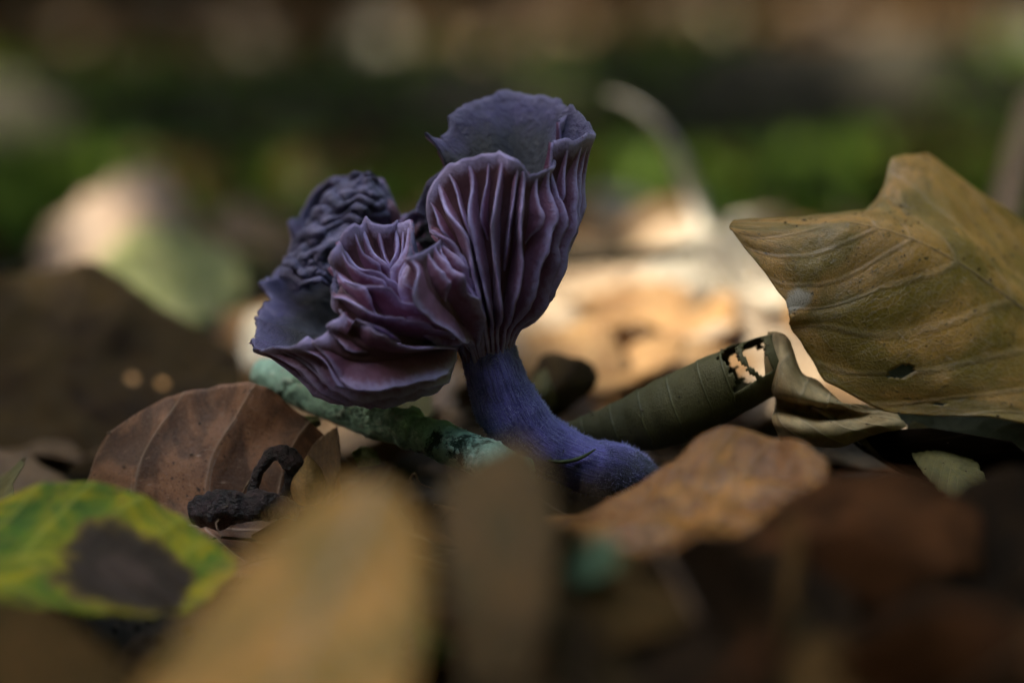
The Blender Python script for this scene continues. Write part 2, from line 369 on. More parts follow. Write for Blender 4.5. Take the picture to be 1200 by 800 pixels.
M['mid_brown'] = leaf_mat('mid_brown_leaf', (0.11, 0.062, 0.032), (0.18, 0.10, 0.05), (0.16, 0.1, 0.06), rough=0.5, transl=0.15, spot=0.5, vary=0.35)

# ------------------------------------------------------------------ the setting: ground
def gz(x, y):
    r = 0.0
    if y > 110: r = (y - 110) * 0.045 * min(1.0, (y - 110) / 120)
    return -0.9 + r + 0.35 * nz(x * 0.09, y * 0.09, 3.1) + (1.6 * nz(x * 0.013, y * 0.013, 9.7) if y > 60 else 0)

def build_ground():
    ys = list(np.arange(-40, 60, 1.6)) + list(np.arange(60, 450, 9)) + list(np.geomspace(450, 4000, 24))
    ys = [-3000, -1200, -500, -200, -90] + ys
    xs = sorted(set([-3000, -1500, -800, -450, -250, -160] + list(np.arange(-110, 111, 3.0)) + [160, 250, 450, 800, 1500, 3000]))
    V = [(x, y, gz(x, y)) for y in ys for x in xs]; nx = len(xs)
    F = [(j * nx + i, j * nx + i + 1, (j + 1) * nx + i + 1, (j + 1) * nx + i) for j in range(len(ys) - 1) for i in range(nx - 1)]
    o = mk('ground', V, F, M['soil'], origin=np.zeros(3))
    tag(o, 'dark damp forest soil under the fallen leaves', kind='structure')
build_ground()

# ------------------------------------------------------------------ mossy log and moss behind
def blades(pts_nrm, lmin, lmax, w):
    V, F = [], []
    for p, n in pts_nrm:
        l = rng.uniform(lmin, lmax); d = n * 1.0 + np.array((rng.gauss(0, .5), rng.gauss(0, .5), rng.gauss(0, .35)))
        d /= np.linalg.norm(d); s = np.cross(d, (rng.gauss(0, 1), rng.gauss(0, 1), rng.gauss(0, 1))); s /= np.linalg.norm(s) + 1e-6
        i = len(V); ww = w * rng.uniform(.6, 1.3)
        V += [p - s * ww * .5, p + s * ww * .5, p + d * l * .6 + s * ww * .45, p + d * l, p + d * l * .6 - s * ww * .45]
        F.append((i, i + 1, i + 2, i + 3, i + 4))
    return V, F

def build_log():
    path = [(x, 82 + 6 * math.sin(x * .035) + x * .06, -0.9 + 0.4 * math.sin(x * .05)) for x in range(-75, 76, 3)]
    rad = [4.7 + 0.5 * math.sin(x * .11) for x in range(-75, 76, 3)]
    root = empty('mossy_log', path[0])
    tag(root, 'thick fallen log covered in dark green moss beyond the fallen leaves', 'log')
    V, F, _ = tube(path, rad, 20, 0.12, 0.25)
    mkp('trunk', V, F, M['log'], root)
    pn = []
    for _ in range(9000):
        i = rng.uniform(0, len(path) - 1.001); k = int(i); t = i - k
        c = np.array(path[k]) * (1 - t) + np.array(path[k + 1]) * t; r = rad[k]
        th = rng.uniform(-0.5, 3.6)
        n = np.array((0, -math.cos(th), math.sin(th)))
        if nz(c[0] * .14, th * 1.2, 4.4) < -0.05: continue
        pn.append((c + n * r * 0.98, n))
    V, F = blades(pn, .5, 1.5, .5)
    tag(mkp('moss', V, F, M['moss'], root), kind='stuff')
build_log()

def build_ground_moss():
    pn = []
    for _ in range(34000):
        y = rng.uniform(34, 175); x = rng.uniform(-1, 1) * (y + 30) * 0.24
        if nz(x * .07, y * .05, 1.3) < -0.22: continue
        pn.append((np.array((x, y, gz(x, y))), np.array((0, 0, 1.0))))
    V, F = blades(pn, .6, 2.6, .65)
    o = mk('ground_moss', V, F, M['moss'], origin=np.zeros(3))
    tag(o, 'low green moss growing over the forest floor around the mossy log', 'moss', kind='stuff')
build_ground_moss()

# ------------------------------------------------------------------ unseen beech canopy added to shade the spot, gaps cut for sun patches
SUN_GAPS = [(4.9, 13.5, 1.5, 2.2), (1.3, 11.0, .9, 1.5), (3.2, 19.5, .8, 1.6), (4.2, 27, 1.6, 2.0), (6.4, 19, 1.0, 1.5), (-5.2, 17.4, .9, 1.5), (-3.5, 10.2, .9, 1.2), (8, 30, 1, 2), (-6.7, 11, .8, 1.4), (-6.3, 25, .8, 1.6), (-9, 52, 3, 7), (8, 55, 4, 6), (20, 48, 3, 5)]
FAR_GAPS = [(-2, 206, 2.5, 30), (7, 204, 3.0, 32), (15, 210, 2.5, 30), (23, 204, 2.5, 26), (32, 208, 3.5, 30), (43, 204, 3.5, 30), (-22, 226, 1.0, 8)]
def build_shade_canopy():
    root = empty('shade_beech', (-190, 235, gz(-190, 235)))
    tag(root, 'unseen beech added to shade the mushroom and shape sun patches', 'tree')
    tp = [(-190, 235, gz(-190, 235) - 5), (-188, 233, 60), (-184, 236, 140), (-186, 240, 260), (-180, 238, 380)]
    tr = mkp('trunk', *tube(smooth_path(tp, 24), np.linspace(9, 4, 24), 14, .08, .1)[:2], M['bark'], root)
    L = SUN_DIR; V, F = [], []; cents = []
    def add(gx, gy, h, s):
        c = np.array((gx, gy, 0.0)) + np.array(L) * (h / L.z)
        cents.append(c)
        a = rng.uniform(0, 6.283); tx, ty = rng.gauss(0, .28), rng.gauss(0, .28)
        e1 = np.array((math.cos(a), math.sin(a), tx)); e2 = np.array((-math.sin(a), math.cos(a), ty))
        i = len(V)
        for (q, w) in ((-.5, 0), (-.2, .28), (.12, .3), (.5, 0), (.12, -.3), (-.2, -.28)):
            V.append(c + e1 * q * s + e2 * w * s + np.array((0, 0, abs(w) * s * .25)))
        F.append((i, i + 1, i + 2, i + 3)); F.append((i, i + 3, i + 4, i + 5))
    rng.seed(21)
    for _ in range(3000):
        gx, gy = rng.uniform(-42, 42), rng.uniform(-45, 60)
        m = 3.3
        if any(((gx - x) / (rx + m)) ** 2 + ((gy - y) / (ry + m)) ** 2 < 1 + .4 * nz(gx * .3, gy * .3, 2) for x, y, rx, ry in SUN_GAPS): continue
        add(gx, gy, rng.uniform(85, 150), rng.uniform(6, 9))
    for _ in range(9000):
        gx, gy = rng.uniform(-130, 130), rng.uniform(60, 420)
        f = nz(gx * .085, gy * .035, 5.5)
        if any(((gx - x) / (rx + 5.0)) ** 2 + ((gy - y) / (ry + 5.0)) ** 2 < 1 for x, y, rx, ry in FAR_GAPS): continue
        if f > .34: continue
        if gy < 120 and nz(gx * .10, gy * .07, 8.5) > .12: continue
        if 120 <= gy <= 170 and f > .3: continue
        if gx <= -25 and f > .38: continue
        add(gx, gy, rng.uniform(95, 170), rng.uniform(7, 12))
    cr_ = mkp('crown', V, F, M['canopy'], root, smooth=False)
    rng.seed(24)
    for k in range(14):
        c = cents[rng.randrange(900)]
        s = np.array(smooth_path(tp, 24)[rng.randrange(5, 20)])
        m_ = (s + c) / 2 + np.array((0, 0, 20))
        mkp('branch', *tube(smooth_path([s, m_, c], 12), np.linspace(2.4, .5, 12), 7)[:2], M['bark'], root)
build_shade_canopy()

def build_shade_ring():  # unseen trees added to block low sky and deepen the shade
    rng.seed(23)
    cx, cy = 0, 60
    for k, az in enumerate(np.linspace(0, 2 * math.pi, 17)[:-1]):
        x, y = cx + 440 * math.sin(az), cy + 440 * math.cos(az)
        sunny = math.cos(az - math.atan2(SUN_DIR.x, SUN_DIR.y)) > .3
        front = math.cos(az - 2.65) > .55
        top = 230 if sunny else 430 if front else 900
        z0 = gz(x, y)
        root = empty('shade_beech', (x, y, z0))
        tag(root, 'unseen beech added around the spot to block low sky light', 'tree', 'unseen beeches added to block low sky light')
        mkp('trunk', *tube(smooth_path([(x, y, z0 - 5), (x + 6, y, top * .4), (x, y + 5, top * .9)], 12), np.linspace(13, 5, 12), 12, .06, .05)[:2], M['bark'], root)
        V, F = [], []
        for _ in range(int(900 + top * 1.4)):
            c = np.array((x + max(-125, min(125, rng.gauss(0, 85))), y + max(-125, min(125, rng.gauss(0, 85))), z0 + 8 + (top - 8) * rng.random()))
            a = np.array([rng.gauss(0, 1) for _ in range(3)]); a /= np.linalg.norm(a)
            b = np.cross(a, [rng.gauss(0, 1) for _ in range(3)]); b /= np.linalg.norm(b); sz = rng.uniform(16, 30); i = len(V)
            V += [c - a * sz, c + b * sz * .5 - a * sz * .2, c + b * sz * .45 + a * sz * .3, c + a * sz, c - b * sz * .45 + a * sz * .3, c - b * sz * .5 - a * sz * .2]
            F += [(i, i + 1, i + 2, i + 3), (i, i + 3, i + 4, i + 5)]
        mkp('crown', V, F, M['canopy'], root, smooth=False)
build_shade_ring()

# ------------------------------------------------------------------ mushroom
RIM = [  # angle round the stem, a point half way up the flesh, the rim
 (0, (643, 290, .15), (691, 152, .35)), (-15, (638, 284, -.10), (672, 158, .0)), (-27, (631, 282, -.28), (643, 170, -.2)),
 (-38, (621, 285, -.42), (641, 196, -.42)), (-47, (607, 290, -.50), (614, 206, -.58)), (-55, (592, 290, -.55), (609, 187, -.60)),
 (-63, (580, 288, -.55), (587, 181, -.52)), (-72, (566, 290, -.50), (548, 184, -.42)), (-80, (552, 295, -.50), (521, 203, -.36)),
 (-86, (543, 303, -.50), (511, 228, -.30)), (-92, (536, 315, -.52), (510, 262, -.30)), (-98, (529, 330, -.60), (513, 288, -.45)),
 (-104, (520, 346, -.85), (499, 291, -.85)), (-110, (508, 354, -.95), (482, 303, -1.0)), (-116, (498, 350, -.65), (490, 272, -.35)),
 (-122, (486, 345, -.42), (470, 265, -.2)), (-128, (474, 340, -.36), (445, 261, -.2)), (-134, (464, 345, -.42), (418, 267, -.3)),
 (-140, (457, 355, -.58), (396, 283, -.5)), (-146, (451, 370, -.80), (388, 310, -.72)), (-152, (450, 390, -.95), (396, 345, -.88)),
 (-158, (453, 408, -1.0), (398, 374, -.98)), (-163, (450, 419, -1.0), (384, 392, -1.0)), (-168, (446, 427, -.90), (352, 397, -.9)),
 (-174, (440, 433, -.70), (322, 402, -.6)), (-180, (430, 434, -.45), (304, 404, -.3)), (-188, (422, 428, -.10), (299, 383, .1)),
 (-196, (418, 408, .30), (304, 362, .5)), (-205, (432, 395, .95), (317, 343, 1.0)), (-214, (440, 385, 1.45), (322, 318, 1.5)),
 (-222, (448, 370, 1.7), (330, 286, 1.8)), (-230, (456, 350, 1.8), (348, 256, 2.1)), (-238, (462, 335, 1.75), (376, 229, 2.2)),
 (-246, (472, 320, 1.6), (404, 213, 2.2)), (-254, (482, 308, 1.35), (436, 212, 2.0)), (-262, (490, 300, 1.1), (456, 238, 1.6)),
 (-270, (504, 302, .95), (466, 268, 1.4)), (-280, (520, 300, .85), (489, 264, 1.1)), (-290, (530, 290, .80), (494, 228, 1.0)),
 (-298, (540, 280, .60), (504, 207, .75)), (-306, (550, 270, .62), (516, 194, .85)), (-314, (560, 262, .62), (501, 156, .75)),
 (-320, (572, 258, .62), (514, 158, .85)), (-324, (578, 256, .62), (529, 147, .90)), (-329, (585, 254, .62), (530, 128, 1.0)), (-334, (594, 252, .62), (560, 115, 1.25)),
 (-340, (606, 258, .75), (600, 104, 1.45)), (-346, (618, 258, .62), (640, 112, 1.2)), (-350, (626, 262, .45), (652, 128, .80)), (-353, (632, 270, .40), (651, 140, .7)),
 (-356, (638, 280, .35), (667, 123, .62))]
APEX = P(567, 396, 0.0)

def build_mushroom():
    rng.seed(31)
    base = P(775, 575, 0.1)
    root = empty('purple_mushroom', base)
    tag(root, 'purple mushroom with ruffled gilled cap and bent violet stem among leaves', 'mushroom')
    n = len(RIM); K = 12; NS = n * K; NT = 44
    A = np.array([APEX + np.array((.29 * math.cos(math.radians(a)), .29 * math.sin(math.radians(a)), 0.02)) for a, _, _ in RIM])
    Mi = np.array([P(*m) for _, m, _ in RIM]); R = np.array([P(*r) for _, _, r in RIM])
    def cyc(arr, s):
        i = int(math.floor(s)); t = s - i
        p0, p1, p2, p3 = (arr[(i + q) % n] for q in (-1, 0, 1, 2))
        return 0.5 * (2 * p1 + (p2 - p0) * t + (2 * p0 - 5 * p1 + 4 * p2 - p3) * t * t + (3 * p1 - p0 - 3 * p2 + p3) * t ** 3)
    def surf(s, t, rough=True):
        a, m, r = cyc(A, s), cyc(Mi, s), cyc(R, s)
        tt = t
        if rough:
            rag = float(sstep(21, 23, s) * (1 - sstep(29, 31, s)))
            tt = t * (1 + rag * .45 * (.03 * abs(nz(s * 3.3, 7, 0)) - .02 + .03 * float(sstep(.05, .15, nz(s * 2.6, 3, 1)))) + 0.022 * nz(s * 1.3, 4.0, 0) + 0.014 * nz(s * 3.9, 9.0, 0) + .005 * nz(s * 11, 2, 0))
        p = a * (2 * tt - 1) * (tt - 1) + m * 4 * tt * (1 - tt) + r * tt * (2 * tt - 1)
        if rough:
            w = float(sstep(.25, 1.0, t))
            p = p + 0.07 * w * np.array([nz(s * .9, t * 3, q) for q in (1.5, 5.5, 8.5)])
            # crinkled back-left frill
            f = float(sstep(27, 30, s) * (1 - sstep(36, 38, s))) * w
            lf = (1 - .6 * float(sstep(22, 24, s) * (1 - sstep(28, 30, s)))) * float(sstep(14, 17, s) * (1 - sstep(37, 38, s))) * float(sstep(.45, 1.0, t))
            if lf > 0: p = p + lf * np.array((.03 * math.sin(s * 6.1), .07 * math.sin(s * 5.0 + 1.2 * math.sin(s * 1.7)), .04 * math.sin(s * 6.1 + 1.5)))
            if f > 0: p = p + f * np.array((.05 * math.sin(s * 3.1 + t * 3), -.11 * math.sin(t * 34 + s * 1.3), .06 * math.sin(s * 4.1 + 2) + .05 * math.sin(t * 34 + s * 1.3 + 1)))
        return p
    S = np.array([[surf(i / K, j / NT) for j in range(NT + 1)] for i in range(NS)])
    dth = np.roll(S, -1, 0) - np.roll(S, 1, 0)
    dt = np.empty_like(S); dt[:, 1:-1] = S[:, 2:] - S[:, :-2]; dt[:, 0] = S[:, 1] - S[:, 0]; dt[:, -1] = S[:, -1] - S[:, -2]
    N = -np.cross(dth, dt); N /= np.linalg.norm(N, axis=2, keepdims=True) + 1e-9
    for _ in range(6):
        N = (np.roll(N, 1, 0) + np.roll(N, -1, 0) + 2 * N); N /= np.linalg.norm(N, axis=2, keepdims=True) + 1e-9
    tv = np.linspace(0, 1, NT + 1)
    th = 0.075 * (1 - 0.45 * tv)
    # rim slightly rolled outward
    S2 = S + N * (0.09 * sstep(.80, 1.0, tv))[None, :, None]
    outer = S2 + N * (th * .5)[None, :, None]; inner = S2 - N * (th * .5)[None, :, None]
    W = NT + 1
    V = list(outer.reshape(-1, 3)) + list(inner.reshape(-1, 3)); off = NS * W
    F = []
    for i in range(NS):
        k = (i + 1) % NS
        for j in range(NT):
            F.append((i * W + j, k * W + j, k * W + j + 1, i * W + j + 1))
            F.append((off + i * W + j, off + i * W + j + 1, off + k * W + j + 1, off + k * W + j))
        F.append((i * W + NT, k * W + NT, off + k * W + NT, off + i * W + NT))
    UVc = [(t_, i_ / NS) for i_ in range(NS) for t_ in tv]
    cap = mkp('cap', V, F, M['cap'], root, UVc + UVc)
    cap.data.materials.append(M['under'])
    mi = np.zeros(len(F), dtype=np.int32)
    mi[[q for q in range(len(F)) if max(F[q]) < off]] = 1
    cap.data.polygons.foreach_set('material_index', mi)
    # gills: one thin plate each, running down to the stem
    def samp(arr, s, t):
        fs = (s % n) * K; i = int(fs) % NS; a = fs - int(fs); k = (i + 1) % NS
        ft = min(max(t, 0), 1) * NT; j = min(int(ft), NT - 1); b = ft - j
        return (arr[i, j] * (1 - a) + arr[k, j] * a) * (1 - b) + (arr[i, j + 1] * (1 - a) + arr[k, j + 1] * a) * b
    gl = []
    s = 0.0
    # spacing by distance travelled along a ring at t = .6
    ring = S[:, int(NT * .62)]; ln = np.linalg.norm(np.roll(ring, -1, 0) - ring, axis=1); cum = np.concatenate([[0], np.cumsum(ln)])
    tot = cum[-1]; q = 0.05
    while q < tot - .04:
        gl.append(float(np.interp(q, cum, np.arange(NS + 1))) / K); q += rng.uniform(.105, .15)
    for gi, s0 in enumerate(gl):
        short = gi % 2 == 1
        t0 = 0.0 if not short else (rng.uniform(.30, .45) if gi % 4 == 1 else rng.uniform(.5, .66)); t1 = rng.uniform(.985, 1.0)
        belly = float(sstep(18, 21, s0) * (1 - sstep(27, 30, s0)))
        hmax = rng.uniform(.26, .34) + .06 * belly - (.07 if short else 0)
        NG = 30; V = []; F = []
        pre = []
        if not short:      # the blade runs a little way down the stem
            aa = float(np.interp(s0, np.arange(n + 1), [a_ for a_, _, _ in RIM] + [-360]))
            rdv = np.array((math.cos(math.radians(aa)), math.sin(math.radians(aa)), 0.0)); sdv = np.array((-rdv[1], rdv[0], 0.0))
            dl = rng.uniform(.12, .34)
            pre = [(APEX + np.array((.03 * qq, 0, -dl * qq)) + rdv * .265, rdv, sdv, .10 * (1 - qq) + .012) for qq in (1.0, .66, .33)]
        ph = rng.uniform(0, 9); wig = rng.uniform(.06, .15); w0 = rng.uniform(.030, .042) if not short else rng.uniform(.020, .027)
        PROFILE = ((-1.5, 0), (-.9, .45), (-.40, .93), (0, 1.0), (.40, .93), (.9, .45), (1.5, 0))
        for (b0, rv_, sv_, hh) in pre:
            sg = -1 if True else 1
            for (x, y) in PROFILE: V.append(b0 + rv_ * hh * y + sv_ * sg * w0 * x * .8)
        npre = len(pre)
        for j in range(NG + 1):
            t = t0 + (t1 - t0) * j / NG
            ss = s0 + wig * nz(t * 4, ph, 0) * 1.6
            p = samp(S2, ss, t); nn = samp(N, ss, t); nn /= np.linalg.norm(nn) + 1e-9
            tg = samp(dt, ss, t); tg /= np.linalg.norm(tg) + 1e-9
            sd = np.cross(nn, tg); sd /= np.linalg.norm(sd) + 1e-9
            prof = max(.33 if not short else 0, float(sstep(t0 - .02, t0 + .22, t))) * (1 - float(sstep(.62, 1.0, t))) * (.85 if t < .06 else 1)
            h = max(.006, hmax * prof * (1 + .22 * nz(t * 9, ph + 3, 1) + .12 * nz(t * 25, ph + 3, 2)))
            lean = .035 * nz(t * 3, ph + 7, 4) * 1.5
            w = w0 * (1 + .2 * nz(t * 7, ph, 5))
            b0 = p + nn * .01
            for (x, y) in ((-1.5, 0), (-.9, .45), (-.40, .93), (0, 1.0), (.40, .93), (.9, .45), (1.5, 0)):
                V.append(b0 + nn * h * y + sd * (w * x + lean * y))
        NG += npre
        for j in range(NG):
            for c in range(6):
                a = j * 7 + c; F.append((a, a + 1, a + 8, a + 7))
        F.append(tuple(range(6, -1, -1))); F.append(tuple(NG * 7 + c for c in range(7)))
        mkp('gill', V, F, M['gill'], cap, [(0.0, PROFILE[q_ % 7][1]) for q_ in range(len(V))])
    LP = [(412, 208), (392, 219), (375, 238), (360, 262), (346, 284), (333, 303), (328, 322), (342, 342)]
    RP = [(446, 216), (462, 236), (466, 256), (456, 274), (440, 290), (424, 305), (412, 322), (400, 340)]
    nu_, nv_ = 130, 56; V, F = [], []
    for i_ in range(nu_ + 1):
        u = i_ / nu_; l_ = cr(LP, u); r_ = cr(RP, u)
        for j_ in range(nv_ + 1):
            v = j_ / nv_; px = l_[0] + (r_[0] - l_[0]) * v; py = l_[1] + (r_[1] - l_[1]) * v
            w1 = u * 6.5 + 1.7 * nz(v * 2.0, u * 3, 1.0) + .7 * nz(v * 5, u * 7, 5)
            fold = abs(math.sin(math.pi * w1)) ** .6 * (.65 + .7 * nz(u * 5, v * 4, 11))
            w2 = v * 4 + u * 3 + nz(u * 7, v * 3, 2)
            sub = .05 * abs(math.sin(math.pi * w2)) * fold + .05 * nz(px * .09, py * .09, 3) + .02 * nz(px * .3, py * .3, 7)
            edge_ = math.sin(math.pi * min(max(v, .02), .98)) ** .4
            dd = 1.55 - .75 * u - (.20 * fold + sub) * (.35 + .65 * edge_) + .5 * (1 - edge_)
            sx = (fold - .5) * 7 * (1 - v) ** 2 * -1 + 3 * nz(u * 20, v * 5, 9)
            V.append(P(px + sx, py - 7 * math.sin(v * 3.1) - 5 * fold * edge_ + 2 * nz(u * 15, v * 9, 4), dd))
    for i_ in range(nu_):
        for j_ in range(nv_):
            a_ = i_ * (nv_ + 1) + j_; F.append((a_, a_ + 1, a_ + nv_ + 2, a_ + nv_ + 1))
    thick(mkp('frill', V, F, M['frill'], cap), .04)
    # stem
    pth = [(800, 600, .7), (735, 556, .15), (690, 545, .05), (648, 530, 0), (615, 505, 0), (592, 470, 0), (578, 435, 0), (570, 405, 0), (567, 388, 0), (566, 372, 0)]
    rd = [.24, .30, .325, .345, .37, .37, .35, .30, .285, .26]
    pts = [P(*q) for q in pth]; pts = smooth_path(pts, 90); rad = [float(cr(rd, i / 89)) for i in range(90)]
    V, F, UV = tube(pts, rad, 40, .13, 2.6)
    st = mkp('stem', V, F, M['stem'], root, UV)
    # fuzz
    V2, F2 = [], []
    V = np.array(V).reshape(90, 40, 3)
    for _ in range(12000):
        i = rng.uniform(0, 82); j = rng.randrange(40); k = int(i); f = i - k
        p = V[k, j] * (1 - f) + V[k + 1, j] * f
        jj = (j + 1) % 40; p2 = V[k, jj] * (1 - f) + V[k + 1, jj] * f; p = p + (p2 - p) * rng.random()
        c = np.array(pts[k]) * (1 - f) + np.array(pts[k + 1]) * f
        nn = p - c; nn /= np.linalg.norm(nn)
        ax = np.array(pts[k + 1]) - np.array(pts[k]); ax /= np.linalg.norm(ax)
        dens = nz(p[0] * 2.2, p[1] * 2.2, p[2] * 2.2)
        if dens < 0 and rng.random() < .8: continue
        l = rng.uniform(.015, .05) * (1.2 if k < 50 else .7)
        d = nn + ax * rng.gauss(.15, .5) + np.array((rng.gauss(0, .35), rng.gauss(0, .35), rng.gauss(0, .35))); d /= np.linalg.norm(d)
        sd = np.cross(d, ax); sd /= np.linalg.norm(sd) + 1e-9; sd2 = np.cross(d, sd); w = rng.uniform(.0028, .0055); b = len(V2)
        V2 += [p + sd * w, p - sd * w * .5 + sd2 * w * .87, p - sd * w * .5 - sd2 * w * .87, p + d * l]
        F2 += [(b, b + 1, b + 3), (b + 1, b + 2, b + 3), (b + 2, b, b + 3)]
    tag(mkp('fuzz', V2, F2, M['fuzz'], st), kind='stuff')
build_mushroom()

# ------------------------------------------------------------------ modelled leaves
def leaf(name, net, mat, label, cat='leaf', nu=60, nv=40, corr=(9, .25, .03), rough=.05, edge=.03, seed=0.0, holes=(), veins=0, vk=.25, vmat=None, vr=.022,
         stalk=None, t=.02, group=None, sign=1, midrib=True, mmat=None, lin=0.0):
    """net[u][v] of (px,py,d): u runs along the midrib, v across from one margin to the other"""
    net3 = [np.array([P(*q) for q in row]) for row in net]
    base = net3[0][len(net3[0]) // 2]
    G_ = np.empty((nu + 1, nv + 1, 3)); UV = np.empty((nu + 1, nv + 1, 2))
    N_, k_, amp = corr
    for i in range(nu + 1):
        u = i / nu
        for j in range(nv + 1):
            v = j / nv
            e = 1 + edge * (nz(u * 7 + seed, 1.0 if v > .5 else 5.0, seed) + .5 * nz(u * 23 + seed, 1.0 if v > .5 else 5.0, seed))
            vv = .5 + (v - .5) * e
            rows = np.array([cr(r, vv) for r in net3])
            q = cr(rows, u)
            if lin:
                fu = min(u, .99999) * (len(rows) - 1); k0 = int(fu); q = q * (1 - lin) + lin * (rows[k0] * (1 - fu + k0) + rows[k0 + 1] * (fu - k0))
            G_[i, j] = q; UV[i, j] = (u, v)
    def normals(g):
        du = np.gradient(g, axis=0); dv = np.gradient(g, axis=1)
        m = np.cross(du, dv); return sign * m / (np.linalg.norm(m, axis=2, keepdims=True) + 1e-9)
    nn = normals(G_)
    uu, vv = UV[..., 0], UV[..., 1]; a = np.abs(vv - .5) * 2
    ph = (uu - k_ * a) * N_
    wave = np.abs(np.sin(np.pi * ph)) - .5
    fade = sstep(0.0, .25, a) * sstep(0, .06, uu) * sstep(0, .06, 1 - uu)
    disp = amp * wave * fade
    for i in range(nu + 1):
        for j in range(nv + 1):
            q = G_[i, j]
            disp[i, j] += rough * (nz(q[0] * .9 + seed, q[1] * .9, q[2] * .9) + .45 * nz(q[0] * 2.3 + seed, q[1] * 2.3, q[2] * 2.3))
    G_ = G_ + nn * disp[..., None]
    nn = normals(G_)
    F = []
    for i in range(nu):
        for j in range(nv):
            u, v = (i + .5) / nu, (j + .5) / nv
            if any(((u - hu) / ru) ** 2 + ((v - hv) / rv) ** 2 < 1 + .5 * nz(u * 40, v * 40, 3.3) for hu, hv, ru, rv in holes): continue
            w = nv + 1; F.append((i * w + j, (i + 1) * w + j, (i + 1) * w + j + 1, i * w + j + 1))
    root = empty(name, base)
    tag(root, label, cat, group)
    thick(mkp('blade', G_.reshape(-1, 3), F, mat, root, UV.reshape(-1, 2)), t)
    def at(u, v, lift=0.0):
        x = min(max(u, 0), 1) * nu; y = min(max(v, 0), 1) * nv; i = min(int(x), nu - 1); j = min(int(y), nv - 1); fx, fy = x - i, y - j
        f = lambda A_: (A_[i, j] * (1 - fx) + A_[i + 1, j] * fx) * (1 - fy) + (A_[i, j + 1] * (1 - fx) + A_[i + 1, j + 1] * fx) * fy
        return f(G_) + f(nn) * lift
    if veins:
        vm = vmat or M['petiole']
        if midrib:
            mkp('midrib', *tube([at(q / 30, .5) for q in range(31)], np.linspace(vr * 2.4, vr * .8, 31), 6)[:2], mmat or vm, root)
        for q in range(veins):
            for sd in (-1, 1):
                u0 = (q + .18 * nz(q * 3.7, sd, seed)) / N_
                if u0 <= 0.01: continue
                path = []
                for z in range(15):
                    a_ = z / 14 * .97; u = u0 + k_ * a_
                    if u > .985: break
                    v = .5 + sd * a_ * .5; u += .012 * nz(a_ * 3, q * 5, seed)
                    if any(((u - hu) / ru) ** 2 + ((v - hv) / rv) ** 2 < 1.5 for hu, hv, ru, rv in holes): break
                    path.append(at(u, v))
                if len(path) > 3:
                    m_ = len(path)
                    mkp('vein', *tube(path, np.linspace(vr, vr * .45, m_), 5)[:2], vm, root)
    if stalk:
        sp = [at(0.02, .5)] + [P(*q) for q in stalk]
        sp = smooth_path(sp, 12)
        mkp('stalk', *tube(sp, np.linspace(.05, .07, 12), 7)[:2], vmat or M['petiole'], root)
    return root

def shade_mat(name, c): return simple_mat(name, c, tuple(q * 1.3 for q in c), 6.0, 0.5, 0.3, 0.4)
M['vein_ochre'] = shade_mat('vein_ochre', (0.33, 0.22, 0.12))
M['vein_brown'] = shade_mat('vein_brown', (0.26, 0.165, 0.12))
M['vein_olive'] = shade_mat('vein_olive', (0.12, 0.10, 0.045))
M['vein_green'] = shade_mat('vein_green', (0.30, 0.30, 0.07))

# large ochre leaf, in focus
leaf('ochre_leaf', [
    [(1400, 500, 2.2), (1398, 508, 2.1), (1395, 517, 2.0), (1390, 522, 1.8), (1385, 528, 1.7)],
    [(1335, 375, 2.9), (1335, 420, 2.4), (1330, 465, 1.8), (1300, 490, 1.2), (1265, 508, .8)],
    [(1245, 292, 3.0), (1252, 350, 2.3), (1262, 408, 1.5), (1210, 462, .8), (1155, 488, .4)],
    [(1150, 228, 2.6), (1178, 298, 1.9), (1200, 361, 1.2), (1122, 438, .45), (1048, 483, .2)],
    [(1088, 182, 2.6), (1112, 244, 1.8), (1138, 316, 1.0), (1052, 408, .3), (966, 447, .1)],
    [(1045, 186, 2.2), (1060, 234, 1.5), (1080, 284, .8), (1004, 360, .25), (930, 392, .1)],
    [(1034, 218, 1.8), (1038, 242, 1.3), (1042, 270, .7), (980, 342, .25), (927, 372, .05)],
    [(1014, 247, 1.6), (1008, 252, 1.2), (1000, 262, .6), (956, 316, .25), (918, 352, .1)],
    [(934, 254, 1.0), (930, 259, .8), (925, 268, .5), (904, 288, .3), (886, 306, .2)],
    [(860, 258, .45), (857, 261, .4), (855, 265, .35), (857, 269, .3), (860, 274, .3)]],
    M['ochre'], 'large ochre beech leaf with clear veins and insect holes propped upright', nu=150, nv=110, corr=(8.5, .25, .016), rough=.05, edge=.03, seed=2.0,
    holes=[(.40, .82, .014, .036), (.30, .92, .006, .012)], veins=8, vmat=M['vein_ochre'], mmat=M['petiole'], vr=.008, lin=.75, stalk=[(1440, 540, 2.6), (1480, 575, 3.0)])

